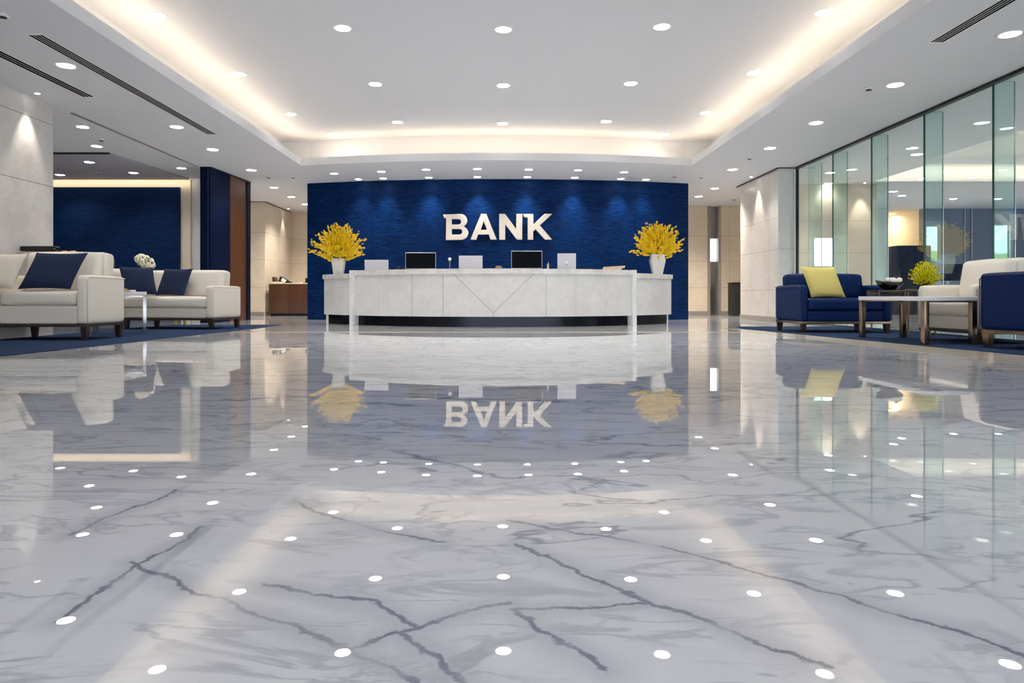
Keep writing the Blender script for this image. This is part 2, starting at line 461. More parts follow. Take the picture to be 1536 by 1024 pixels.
for x, s in ((CX0, -1), (CX1, 1)):
    y1 = arcback(x)
    quad((x, CYF, SOF), (x, y1, SOF), (x, y1, LIP), (x, CYF, LIP))
    quad((x, CYF - OFF, LIP), (x, y1 + OFF, LIP), (x + s * OFF, y1 + OFF, LIP), (x + s * OFF, CYF - OFF, LIP))
    quad((x + s * OFF, CYF - OFF, LIP), (x + s * OFF, y1 + OFF, LIP), (x + s * OFF, y1 + OFF, COVE), (x + s * OFF, CYF - OFF, COVE))
    quad((x, CYF - OFF, COVE), (x, y1 + OFF, COVE), (x + s * OFF, y1 + OFF, COVE), (x + s * OFF, CYF - OFF, COVE))
    quad((x, y1 + OFF, LIP), (x + s * OFF, y1 + OFF, LIP), (x + s * OFF, y1 + OFF, COVE), (x, y1 + OFF, COVE))
quad((CX0, CYF, SOF), (CX1, CYF, SOF), (CX1, CYF, LIP), (CX0, CYF, LIP))
quad((CX0 - OFF, CYF - OFF, LIP), (CX1 + OFF, CYF - OFF, LIP), (CX1 + OFF, CYF - OFF, COVE), (CX0 - OFF, CYF - OFF, COVE))
quad((CX0, CYF - OFF, LIP), (CX1, CYF - OFF, LIP), (CX1, CYF, LIP), (CX0, CYF, LIP))
OC = 3.2
quad((OX0, OY0, SOF), (OX1, OY0, SOF), (OX1, OY0, OC), (OX0, OY0, OC)); quad((OX0, OY1, SOF), (OX1, OY1, SOF), (OX1, OY1, OC), (OX0, OY1, OC))
quad((OX0, OY0, SOF), (OX0, OY1, SOF), (OX0, OY1, OC), (OX0, OY0, OC)); quad((OX1, OY0, SOF), (OX1, OY1, SOF), (OX1, OY1, OC), (OX1, OY0, OC))
flat(OX0, OX1, OY0, OY1, OC)
bmesh.ops.remove_doubles(bm, verts=bm.verts[:], dist=1e-4)
struct('ceiling', bm, 'ceiling_paint')

# led strips lying on the cove ledge, with their light
def cove_light(p0, p1, dirv, label, e=None, col=(1, .79, .54)):
    p0, p1 = Vector(p0), Vector(p1); L = (p1 - p0).length; c = (p0 + p1) / 2
    l = lamp('AREA', c, (e or LK['cove']) * L, col, None, sx=L, sy=.05, name='cove_strip_light')
    z = Vector(dirv).normalized(); x = (p1 - p0).normalized(); y = (-z).cross(x).normalized()
    x = y.cross(-z)
    l.rotation_euler = Matrix((x, y, -z)).transposed().to_euler()
    bm = newbm(); ang = math.atan2((p1 - p0).y, (p1 - p0).x)
    box(bm, -L / 2, L / 2, -.012, .012, -.012, 0); bmesh.ops.rotate(bm, cent=(0, 0, 0), matrix=Matrix.Rotation(ang, 3, 'Z'), verts=bm.verts)
    o = link('led_strip', bm, 'led_strip', loc=(c.x, c.y, c.z - .012), smooth=False)
    tag(o, label, 'light strip')
cove_light((CX0 - .12, CYF, LIP + .03), (CX0 - .12, arcback(CX0), LIP + .03), (.1, 0, 1), 'warm light strip on the left ledge of the raised ceiling')
cove_light((CX1 + .12, CYF, LIP + .03), (CX1 + .12, arcback(CX1), LIP + .03), (-.1, 0, 1), 'warm light strip on the right ledge of the raised ceiling')
segs = [CX0, -2.2, -.75, .7, 2.1, CX1]; nm = ['far left', 'left', 'middle', 'right', 'far right']
for a, b, n_ in zip(segs, segs[1:], nm):
    cove_light((a, arcback(a) + .12, LIP + .03), (b, arcback(b) + .12, LIP + .03), (0, .25, 1), f'warm light strip on the curved back ledge, {n_} length')

# walls
bm = newbm(); box(bm, -5.75, -5.6, -4, 8.53, 0, SOF); struct('wall_left', bm, 'limestone_left')
bm = newbm(); box(bm, -12, -11.85, 8.38, 22, 0, SOF); box(bm, -12, -5.75, 8.38, 8.53, 0, SOF); struct('wall_lounge', bm, 'wall_paint')
# lounge back wall: white wall, lit cream frame, navy panel
bx = atd(270, 13.9)
bm = newbm(); box(bm, -12, -5.42, 13.98, 14.2, 0, SOF); struct('wall_lounge_back', bm, 'wall_paint')
bm = newbm(); box(bm, -11.8, bx + .2, 13.93, 13.98, 0, SOF); struct('trim_1', bm, 'cream_paint')
bm = newbm(); box(bm, -11.8, bx, 13.87, 13.93, 0, 2.706); struct('trim_2', bm, 'navy_grasscloth')
lamp('AREA', (-8.6, 13.80, 2.80), 3.2, (1, .82, .6), None, sx=4.6, sy=.06, target=(-8.6, 14.3, 2.82), name='cove_strip_light')
# mauve lowered ceiling in the lounge
a1, a2, a3 = at(81, 229, SOF), at(165, 229, SOF), at(285, 268, SOF)
bm = newbm(); prism(bm, [(-11.8, a2.y), (a2.x, a2.y), (a3.x, 13.86), (-11.8, 13.86)], SOF - .03, SOF - .001); struct('ceiling_lounge', bm, 'mauve_paint')
bm = newbm(); box(bm, -11.8, a2.x, a2.y - .03, a2.y - .003, SOF - .028, SOF - .001); struct('trim_3', bm, 'black_matte')
# line of the lounge opening in the soffit
bm = newbm(); box(bm, -5.62, -5.58, 8.9, 12.55, SOF - .012, SOF - .001); struct('trim_4', bm, 'baseboard_stone')
# blue and walnut pier at the left
def xpier(y): return -5.37 + (y - 12.6) * .0625
bm = newbm(); prism(bm, [(-5.56, 12.6), (xpier(12.6), 12.6), (xpier(13.4), 13.4), (-5.56, 13.4)], 0, SOF); struct('wall_pier', bm, 'indigo_cloth')
bm = newbm(); prism(bm, [(-5.56, 13.4), (xpier(13.4), 13.4), (xpier(14.12), 14.12), (-5.56, 14.12)], .0, SOF); struct('wall_pier_wood', bm, 'walnut')
bm = newbm(); prism(bm, [(-5.56, 14.12), (xpier(14.12) + .02, 14.12), (xpier(14.28) + .02, 14.28), (-5.56, 14.28)], 0, SOF); struct('trim_5', bm, 'indigo_cloth')
bm = newbm(); box(bm, -5.42, -5.40, 12.585, 12.6, 0, SOF); struct('trim_6', bm, 'blue_piping')
bm = newbm(); prism(bm, [(xpier(12.6) + .001, 12.6), (xpier(12.6) + .02, 12.6), (xpier(14.28) + .03, 14.28), (xpier(14.28), 14.28)], SOF - .015, SOF - .001); struct('trim_7', bm, 'black_metal')
# left corridor
bm = newbm(); box(bm, -9, -5.98, 17.2, 19.35, 0, SOF); struct('wall_corridor', bm, ['beige_wall'])
bm = newbm(); box(bm, -5.98, -5.955, 17.2, 19.35, 0, SOF); struct('wall_corridor_side', bm, 'beige_side')
bm = newbm(); box(bm, -9, 3, 19.35, 19.5, 0, SOF); struct('wall_corridor_back', bm, 'beige_wall')
bm = newbm(); box(bm, -9.15, -9, 14.2, 19.5, 0, SOF); struct('wall_corridor_left', bm, 'beige_side')
bm = newbm(); box(bm, -9, -5.98, 17.185, 17.2, 0, .1); box(bm, -5.955, -5.94, 17.2, 19.35, 0, .1); box(bm, -5.94, 3, 19.335, 19.35, 0, .1); struct('baseboard_left', bm, 'baseboard_stone')
bm = newbm(); box(bm, -5.955, -5.935, 17.2, 19.3, SOF - .02, SOF - .001); box(bm, -7, -5.96, 17.18, 17.2, SOF - .012, SOF - .001); struct('trim_8', bm, 'black_metal')
# blue feature wall, bowed towards the viewer
WX0, WX1 = atd(461, 14.46), atd(1032.5, 14.46)
def wally(x):
    u = (x - (WX0 + WX1) / 2) / ((WX1 - WX0) / 2); return 13.92 + .54 * u * u
bm = newbm(); N = 40; xw = [WX0 + (WX1 - WX0) * i / N for i in range(N + 1)]
prism(bm, [(x, wally(x)) for x in xw] + [(WX1, 14.9), (WX0, 14.9)], 0, SOF)
struct('wall_back', bm, 'blue_grasscloth', smooth=True)
# right corridor
bm = newbm(); box(bm, 3, atd(1062, 18.1), 18.1, 18.4, 0, SOF); box(bm, atd(1080, 18.1), 7.85, 18.1, 18.4, 0, SOF); box(bm, 3, 3.15, 18.4, 19.5, 0, SOF); struct('wall_corridor_right', bm, 'beige_wall')
c0, c1 = atd(1062, 18.1), atd(1080, 18.1)
bm = newbm(); box(bm, c0, c1, 18.22, 18.4, 0, SOF); struct('trim_9', bm, 'column_steel')
bm = newbm(); box(bm, c0 - .015, c0 + .05, 18.07, 18.22, 0, SOF); box(bm, c1 - .05, c1 + .015, 18.07, 18.22, 0, SOF); struct('trim_10', bm, 'baseboard_stone')
bm = newbm(); box(bm, c0 + .075, c1 - .06, 18.195, 18.219, zat(392, 18.2), zat(358, 18.2), .01)  # glowing panel added as the bright reflection in the column steel
tag(link('column_glint', bm, 'pale_glow'), 'small upright glowing white panel standing in for a reflection on the steel column in the right corridor', 'glow panel')
bm = newbm(); box(bm, 3, c0 - .02, 18.08, 18.1, 0, .1); box(bm, c1 + .02, 7.85, 18.08, 18.1, 0, .1); box(bm, 5.13, 5.15, 12.7, 14.7, 0, .1); box(bm, 5.13, 5.46, 12.68, 12.7, 0, .1); struct('baseboard_right', bm, 'baseboard_stone')
# right limestone pier
bm = newbm(); box(bm, 5.15, 5.3, 12.705, 14.7, 0, SOF); struct('wall_right_pier', bm, 'limestone_right')
bm = newbm(); box(bm, 5.155, 5.46, 12.7, 12.85, 0, SOF - .001); struct('wall_right_pier_end', bm, 'limestone_end')
bm = newbm(); box(bm, 5.12, 5.15, 12.68, 14.9, SOF - .02, SOF - .001); box(bm, 5.13, 5.5, 12.67, 12.7, SOF - .015, SOF - .001); struct('trim_11', bm, 'black_metal')
bm = newbm(); box(bm, 5.3, 8.0, 14.55, 14.7, 0, SOF); struct('wall_corridor_end', bm, 'beige_wall')

# glass wall
GX = 5.48
bm = newbm(); box(bm, GX - .035, GX + .035, 2.0, 12.66, SOF - .035, SOF - .001); box(bm, GX - .02, GX + .03, 12.64, 12.67, 0, SOF - .02); struct('trim_12', bm, 'black_metal')
bm = newbm(); box(bm, GX - .03, GX + .03, 2.0, 12.66, 0, .025); struct('trim_13', bm, 'satin_steel')
joints = [12.62, 11.29, 10.11, 8.85, 7.61, 6.35, 5.1, 3.8, 2.4]
for i, (a, b) in enumerate(zip(joints, joints[1:])):
    bm = newbm(); box(bm, GX - .006, GX + .006, b + .004, a - .004, .025, SOF - .036)
    for f in bm.faces:
        if abs(f.normal.x) < .5: f.material_index = 1
    o = struct(f'window_{i + 1}', bm, ['clear_glass', 'glass_edge'])
for i, d in enumerate(joints[:7]):
    if i == 0: d = 12.2
    bm = newbm(); box(bm, GX + .012, GX + .24, d - .006, d + .006, .0, SOF - .002)
    for f in bm.faces:
        if abs(f.normal.y) < .5: f.material_index = 1
    struct(f'trim_{14 + i}', bm, ['fin_glass', 'glass_edge'])
    bm = newbm(); box(bm, GX + .24, GX + .249, d - .008, d + .008, 0, SOF - .002); struct(f'trim_{50 + i}', bm, 'satin_steel')

# office behind the glass
OD = 18.6
def ox(px): return atd(px, OD)
bm = newbm(); box(bm, 8.0, ox(1332), OD, OD + .2, 0, SOF); box(bm, 7.85, 8.0, 14.7, OD, 0, SOF); struct('wall_office', bm, 'wall_paint')
bm = newbm(); box(bm, ox(1385), ox(1389), OD, OD + .2, 0, SOF); box(bm, ox(1389), ox(1413), OD, OD + .2, 0, zat(392, OD)); box(bm, ox(1389), ox(1413), OD, OD + .2, zat(338, OD), SOF)
box(bm, ox(1413), ox(1489), OD, OD + .2, 0, SOF); box(bm, ox(1489), ox(1519), OD, OD + .2, 0, zat(392, OD)); box(bm, ox(1489), ox(1519), OD, OD + .2, zat(336, OD), SOF); box(bm, ox(1519), 16, OD, OD + .2, 0, SOF)
struct('wall_office_back', bm, 'office_panel')
bm = newbm(); box(bm, ox(1332), ox(1385), 20.4, 20.5, 0, SOF); box(bm, ox(1332) - .1, ox(1332), OD + .2, 20.5, 0, SOF); box(bm, ox(1385), ox(1385) + .1, OD + .2, 20.5, 0, SOF); struct('wall_office_alcove', bm, 'cream_paint')
bm = newbm(); box(bm, 15.85, 16, 2, OD, 0, SOF); struct('wall_office_right', bm, 'wall_paint')
for i, (p0, p1, q0, q1) in enumerate(((1389, 1413, 392, 338), (1489, 1519, 392, 336))):  # windows added in place of the reflections in the glass fins
    bm = newbm(); x0, x1, z0, z1 = ox(p0), ox(p1), zat(q0, OD), zat(q1, OD)
    for a in ((x0, x0 + .03, z0, z1), (x1 - .03, x1, z0, z1), (x0 + .03, x1 - .03, z0, z0 + .03), (x0 + .03, x1 - .03, z1 - .03, z1)):
        box(bm, a[0], a[1], OD + .03, OD + .09, a[2], a[3])
    box(bm, x0 + .03, x1 - .03, OD + .055, OD + .061, z0 + .03, z1 - .03, mi=1)
    struct(f'window_{20 + i}', bm, ['satin_steel', 'clear_glass'])
bm = newbm(); box(bm, 7.5, 17, 20.9, 21, 0, 3.4)
tag(link('outdoor_backdrop', bm, 'outdoor_view', smooth=False), 'glowing sky and green slope behind the windows that stand in for fin reflections', None, None, 'structure')
for i, x in enumerate((ox(1271), ox(1307), ox(1446), ox(1450) + .12)):
    bm = newbm(); box(bm, x - .02, x + .02, OD - .04, OD, 0, SOF); struct(f'trim_{30 + i}', bm, 'satin_steel')
lamp('AREA', ((OX0 + OX1) / 2, OY1 - .25, OC - .08), 12, (1, .82, .6), None, sx=OX1 - OX0 - .3, sy=.1, target=((OX0 + OX1) / 2, OY1, SOF + .05), name='cove_strip_light')
lamp('AREA', (OX0 + .2, (OY0 + OY1) / 2, OC - .06), 9, (1, .84, .64), None, sx=.1, sy=OY1 - OY0 - .3, target=(OX0 + .2, (OY0 + OY1) / 2, 5), name='cove_strip_light')

# rugs and light stone inlays
def slab(name, poly, z0, z1, mat): bm = newbm(); prism(bm, poly, z0, z1); return link(name, bm, mat, smooth=False)
Z = .008
tag(slab('area_rug', [(-5.58, 4.2), (-4.09, 4.2), (-3.72, 10.1), (-3.74, 11.6), (-5.58, 11.6)], .001, Z, 'rug_blue'), 'flat blue rug under the cream sofas on the left', 'rug')
tag(slab('area_rug', [(4.45, 4.4), (5.43, 4.4), (5.43, 10.9), (3.75, 10.9), (3.60, 10.24)], .001, Z, 'rug_blue'), 'flat blue rug under the blue and cream chairs on the right', 'rug')
bm = newbm(); prism(bm, [(3.35, 9.45), (3.72, 4.4), (4.43, 4.4), (3.58, 10.24), (3.38, 10.4)], .0004, .0012)
struct('trim_40', bm, 'inlay_stone')
bm = newbm(); box(bm, -3.68, 3.38, 9.15, 9.42, .0004, .0012); struct('trim_41', bm, 'inlay_stone')

# ------------------------------------------------------------------ ceiling lights
COOL = (1, .97, .93)
rows = [
 ('front row of the raised ceiling', [(236, 23), (514, 42), (755, 44), (993, 40), (1237, 18)]),
 ('second row of the raised ceiling', [(359, 111), (563, 126), (755, 128), (946, 125), (1131, 109)]),
 ('third row of the raised ceiling', [(436, 171), (596, 183), (754, 185), (909, 182), (1059, 169)]),
]
ordn = ['leftmost', 'second from left', 'middle', 'second from right', 'rightmost']
for rn, pts in rows:
    for k, (px, py) in enumerate(pts):
        downlight(at(px, py, COVE), f'round white downlight, {ordn[k]} in the {rn}', 'downlights in the raised ceiling', LK['spot'] * (1.15 if k in (0, 4) else 1), COOL, angle=56 if k in (0, 4) else 74 if 'third' in rn else 110,
                  target=(at(px, py, COVE).x * .55, at(px, py, COVE).y - .3, 0) if k in (0, 4) else None)
for (px, py), s in (((500, 201), 'left'), ((996, 201), 'right')):
    downlight(at(px, py, COVE), f'round white downlight alone near the {s} back corner of the raised ceiling', 'downlights in the raised ceiling', LK['spot'] * .04, COOL, angle=50, target=(at(px, py, COVE).x * .8, 10.8, 0))
for side, pts in (('left', [(99, 98), (265, 190), (319, 224), (377, 255)]), ('right', [(1515, 51), (1343, 127), (1224, 184), (1155, 222), (1099, 254)])):
    nn = ['nearest', 'second', 'third', 'fourth', 'farthest']
    if side == 'left': nn = ['nearest', 'second', 'third', 'farthest']
    for k, (px, py) in enumerate(pts):
        downlight(at(px, py, SOF), f'round downlight in the {side} lowered ceiling strip, {nn[k]} from the camera', f'downlights along the {side} ceiling strip', LK['spot'] * .8, COOL)
pos7 = ['far left', 'second from left', 'third from left', 'central', 'third from right', 'second from right', 'far right']
for k, (px, py) in enumerate([(501, 260), (572, 257), (639, 254), (716, 253), (793, 254), (867, 255), (936, 258)]):
    downlight(at(px, py, SOF), f'small downlight in the curved row under the raised ceiling edge, {pos7[k]}', 'downlights over the reception desk', LK['spot'] * .55, COOL, .075)
pos8 = ['first', 'second', 'third', 'fourth', 'fifth', 'sixth', 'seventh', 'last']
for k, (px, py) in enumerate([(537, 268), (575, 267.5), (643, 265.5), (716, 264.8), (791, 265), (862, 266.5), (931, 268.2), (969, 269)]):
    p = at(px, py, SOF); yw = wally(p.x); p.y = yw - .26
    downlight(p, f'small downlight close to the blue wall top, {pos8[k]} counted from the left', 'wall washers at the blue wall',
              LK['wash'] * (1.25 if k in (3,) else 1 if k not in (0, 1, 7) else .6), (.93, .96, 1), .07, angle=74, target=(p.x, yw - .10, 1.5), blend=.9)
for (px, py), n_ in (((411, 281), 'nearest'), ((437, 295), 'middle'), ((458, 306), 'farthest')):
    downlight(at(px, py, SOF), f'warm downlight over the wooden cabinet corridor, {n_}', 'downlights in the left corridor', LK['spot'] * 2.5, (1, .91, .80), .085)
for (px, py), n_ in (((1072, 282.5), 'nearer'), ((1048, 294.5), 'farther')):
    downlight(at(px, py, SOF), f'warm downlight in the right corridor, {n_} of the two', 'downlights in the right corridor', LK['spot'] * 4.0, (1, .90, .78), .085)
lz = SOF - .03
lounge = [((124, 190), SOF, 'nearest to the stone wall'), ((145, 219), SOF, 'warm toned, just before the dark ceiling slot'), ((134, 243), lz, 'in the mauve ceiling, upper middle'), ((90, 262), lz, 'in the mauve ceiling, lower left'),
          ((200, 259), lz, 'in the mauve ceiling, lower right'), ((272, 252), SOF, 'beside the blue pier')]
for (px, py), z, n_ in lounge:
    warm = 'warm' in n_
    downlight(at(px, py, z), f'round downlight over the left lounge, {n_}', 'downlights over the left lounge', LK['spot'] * .4, (1, .9, .76) if warm else COOL, .08, 'warm_lens' if warm else 'lamp_lens')
# wall washers in front of the stone walls
for p, tg, n_, e in (((-5.47, 8.05, SOF), (-5.56, 8.05, 1.5), 'grazing the left limestone wall', 42), ((5.0, 13.66, SOF), (5.1, 13.66, 1.5), 'grazing the right limestone pier', 60),
                  ((-5.8, 18.6, SOF), (-5.9, 18.6, 1.5), 'grazing the beige corridor wall over the cabinet', 36), ((atd(1297, 14.38), 14.38, SOF), (atd(1297, 14.38), 14.5, 1.5), 'grazing the pale office wall', 45)):
    downlight(p, f'tiny spotlight {n_}', 'wall grazing spotlights', e, (1, .9, .78), .03, angle=52, target=tg, blend=.6)
for (px, py), n_ in (((1245, 259), 'above the blue armchair, upper'), ((1243, 275), 'above the blue armchair, lower'), ((1340, 287), 'above the yellow flowers'), ((1430, 298), 'above the cream chair, left'), ((1497, 298), 'above the cream chair, right'), ((1282, 298), 'beside the lit office wall')):
    downlight(at(px, py, SOF), f'office downlight behind the glass, {n_}', 'downlights in the office', LK['spot'] * (.35 if 'lower' in n_ else 1.4), (1, .93, .84), .085)

# detectors
det = [((152, 209), SOF, 'above the left lounge, near the warm light'), ((149, 230.5), SOF, 'above the left lounge beside the slot'), ((148, 259), lz, 'in the mauve lounge ceiling'), ((403, 265), SOF, 'left of the blue wall, paler'),
       ((440, 265), SOF, 'left of the blue wall top corner'), ((1303, 132), SOF, 'in the right ceiling strip'), ((1012, 264), SOF, 'right end of the blue wall'), ((1052, 265), SOF, 'above the right corridor'), ((1124, 237), SOF, 'between two right strip downlights'), ((1101, 298.5), SOF, 'deep in the right corridor'), ((4, 22), SOF, 'at the upper left corner of the picture')]
proto = None
for (px, py), z, n_ in det:
    p = at(px, py, z)
    if proto is None:
        proto = thing('smoke_detector', '', 'smoke detector', p)
        bm = newbm(); lathe(bm, [(.05, 0), (.055, -.012), (.04, -.02)][::-1], 20); link('housing', bm, 'white_trim', proto)
        bm = newbm(); lathe(bm, [(.03, -.0205), (.034, -.026), (.02, -.03)][::-1], 16); link('sensor_cap', bm, 'black_matte', proto)
        o = proto
    else:
        o = proto.copy(); COL.objects.link(o); o.location = p
        for ch in proto.children: c = ch.copy(); COL.objects.link(c); c.parent = o
    tag(o, f'small round ceiling detector {n_}', 'smoke detector', 'ceiling detectors')

# slot vents
def vent(x, y0, y1, w, label, lines=4):
    t = thing('slot_vent', label, 'air vent', (x, (y0 + y1) / 2, SOF), 0, 'linear ceiling vents'); L = (y1 - y0) / 2
    bm = newbm(); box(bm, -w / 2, w / 2, -L, L, -.003, -.0005); link('backing', bm, 'vent_black', t, False)
    bm = newbm(); e = .012
    box(bm, -w / 2 - e, -w / 2, -L - e, L + e, -.005, -.0005); box(bm, w / 2, w / 2 + e, -L - e, L + e, -.005, -.0005)
    box(bm, -w / 2, w / 2, L, L + e * 2, -.005, -.0005); box(bm, -w / 2, w / 2, -L - e * 2, -L, -.005, -.0005); link('frame', bm, 'white_trim', t, False)
    for i in range(1, lines):
        xx = -w / 2 + w * i / lines; bm = newbm(); box(bm, xx - .003, xx + .003, -L, L, -.0045, -.003); link('slat', bm, 'white_trim', t, False)
vent(-4.27, 6.25, 10.07, .13, 'long slotted air vent in the left ceiling strip beside the raised ceiling')
vent(-4.95, 4.6, 8.19, .13, 'dark slotted air vent at the far left edge of the ceiling', 3)
vent(4.10, 4.4, 6.43, .12, 'slotted air vent in the right ceiling strip, upper right corner')

# ------------------------------------------------------------------ BANK letters
def arc(cx, cy, rx, ry, a0, a1, n=10):
    return [(cx + rx * math.cos(math.radians(a0 + (a1 - a0) * i / n)), cy + ry * math.sin(math.radians(a0 + (a1 - a0) * i / n))) for i in range(n + 1)]
LET = {
 'B': ([[(85, 142)] + arc(290, 212, 86, 77, -90, 62) + arc(300, 367, 91, 82, -62, 90) + [(118, 450), (122, 178), (95, 178)]],
       [[(183, 190)] + arc(270, 228, 38, 38, -90, 90) + [(183, 267)], [(183, 313)] + arc(283, 352, 39, 39, -90, 90) + [(183, 392)]]),
 'A': ([[(425, 446), (557, 133), (615, 133), (743, 446), (672, 446), (652, 382), (515, 382), (490, 446)]], [[(540, 332), (585, 210), (632, 332)]]),
 'N': ([[(783, 446), (783, 133), (848, 133), (995, 330), (998, 133), (1062, 133), (1062, 446), (1000, 446), (850, 245), (850, 446)]], []),
 'K': ([[(1083, 135), (1200, 135), (1200, 270), (1345, 133), (1430, 133), (1280, 272), (1430, 446), (1350, 446), (1232, 315), (1200, 345), (1200, 446), (1137, 446), (1137, 175), (1090, 165)]], []),
}
m, t, b = nt('letter_metal')
v = coords(t, (30, 30, 1.5)); n = noise(t, v, 3, 3)
t.links.new(mixc(t, n.outputs[0], lin(216, 200, 180), lin(240, 230, 216)), b.inputs['Base Color']); b.inputs['Metallic'].default_value = .25; b.inputs['Roughness'].default_value = .34
M['letter_metal'] = m
LD = 13.80
for ch, (outs, holes) in LET.items():
    cu = bpy.data.curves.new('letter', 'CURVE'); cu.dimensions = '2D'; cu.fill_mode = 'BOTH'; cu.extrude = .03; cu.bevel_depth = .006; cu.bevel_resolution = 1
    allp = [p for o_ in outs for p in o_]; mx = sum(p[0] for p in allp) / len(allp)
    def wp(p): return (atd(655 + p[0] / 8.303, LD), zat(305 + p[1] / 8.3, LD))
    c0_ = wp((mx, 448))
    for poly in outs + holes:
        s = cu.splines.new('POLY'); s.points.add(len(poly) - 1); s.use_cyclic_u = True
        for q, p in zip(s.points, poly):
            X, Zz = wp(p); q.co = (X - c0_[0], Zz - c0_[1], 0, 1)
    tmp = bpy.data.objects.new('tmp', cu); COL.objects.link(tmp)
    me = bpy.data.meshes.new_from_object(tmp.evaluated_get(bpy.context.evaluated_depsgraph_get()))
    bpy.data.objects.remove(tmp)
    me.transform(Matrix.Rotation(PI / 2, 4, 'X')); me.materials.clear(); me.materials.append(M['letter_metal'])
    o = bpy.data.objects.new('sign_letter', me); COL.objects.link(o); o.location = (c0_[0], LD + .035, c0_[1])
    tag(o, f'raised brushed metal letter {ch} of the word BANK on the blue wall', 'sign letter', 'letters of the wall sign')
    for px_, py_ in {'B': ((150, 400), (150, 220)), 'A': ((465, 430), (700, 430)), 'N': ((815, 400), (1030, 200)), 'K': ((1168, 400), (1168, 200))}[ch]:
        bm = newbm(); X, Zz = wp((px_, py_)); tube(bm, [(X - c0_[0], .025, Zz - c0_[1]), (X - c0_[0], wally(X) - LD - .035 + .004, Zz - c0_[1])], .01)
        link('standoff', bm, 'satin_steel', o)

# ------------------------------------------------------------------ reception desk
DCX, DCY, DR = -.06, 14.77, 4.0
def dth(px, r):           # desk angle under a photo column, for radius r
    s = (px - VX) / F
    # x = s*y ; (x-cx)^2+(y-cy)^2=r^2
    A = 1 + s * s; B = -2 * (s * DCX + DCY); C = DCX ** 2 + DCY ** 2 - r * r
    y = (-B - math.sqrt(B * B - 4 * A * C)) / (2 * A); x = s * y
    return math.atan2(x - DCX, DCY - y), Vector((x, y, 0))
def sector(bm, r1, r0, t0, t1, z0, z1, n=36, uv=False, mi=0):
    P = lambda r, t: (DCX + r * math.sin(t), DCY - r * math.cos(t))
    ts = [t0 + (t1 - t0) * i / n for i in range(n + 1)]
    lay = bm.loops.layers.uv.verify() if uv else None
    g = [[bm.verts.new((*P(r, t), z)) for r, z in ((r1, z0), (r1, z1), (r0, z1), (r0, z0))] for t in ts]
    for i in range(n):
        for k in range(4):
            f = bm.faces.new((g[i][k], g[i + 1][k], g[i + 1][(k + 1) % 4], g[i][(k + 1) % 4])); f.material_index = mi
            if uv:
                for l, (ti, kk) in zip(f.loops, ((i, k), (i + 1, k), (i + 1, (k + 1) % 4), (i, (k + 1) % 4))):
                    l[lay].uv = (ts[ti] * DR, (z0, z1, z1, z0)[kk])
    bm.faces.new(g[0][::-1]); bm.faces.new(g[-1])
    bmesh.ops.recalc_face_normals(bm, faces=bm.faces[:])
    return bm
tL, _ = dth(483, DR); tR, _ = dth(1010, DR); pL, _ = dth(529, DR); pR, _ = dth(950, DR)
desk = thing('reception_desk', 'long curved pale stone reception desk in front of the blue wall', 'reception desk', (0, 0, 0))
bm = newbm(); sector(bm, DR, DR - .06, pL, pR, .165, .845, 60, True); link('front_panel', bm, 'desk_stone', desk)
for a, b in ((tL, pL), (pR, tR)):
    bm = newbm(); sector(bm, DR - .04, DR - .10, a, b, .165, .80, 16, True); link('side_panel', bm, 'desk_stone', desk)
    bm = newbm(); sector(bm, DR - .01, DR - .62, a, b, .80, .878, 16); link('side_counter', bm, 'counter_stone', desk)
    bm = newbm(); e = a if a == tL else b; s = 1 if a == tL else -1
    sector(bm, DR - .10, DR - .6, e + min(0, -s * .012) + (.0 if s > 0 else 0), e + s * .014, 0, .80, 2); link('end_panel', bm, 'post_stone', desk)
bm = newbm(); sector(bm, DR + .025, DR - .6, pL, pR, .845, .925, 60); link('counter_top', bm, 'counter_stone', desk)
bm = newbm(); sector(bm, DR - .09, DR - .12, tL + .02, tR - .02, 0, .165, 70); link('plinth', bm, 'plinth_steel', desk)
for tp, mtl in ((pL, 'post_stone'), (pR, 'post_stone')):
    bm = newbm(); sector(bm, DR + .035, DR - .13, tp - .011, tp + .011, 0, .93, 2); link('post', bm, mtl, desk)
def dpt(px, inset, z=None):
    t_, p = dth(px, DR - inset)
    p.z = z if z is not None else (.9255 if pL < t_ < pR else .8785)
    return p, t_

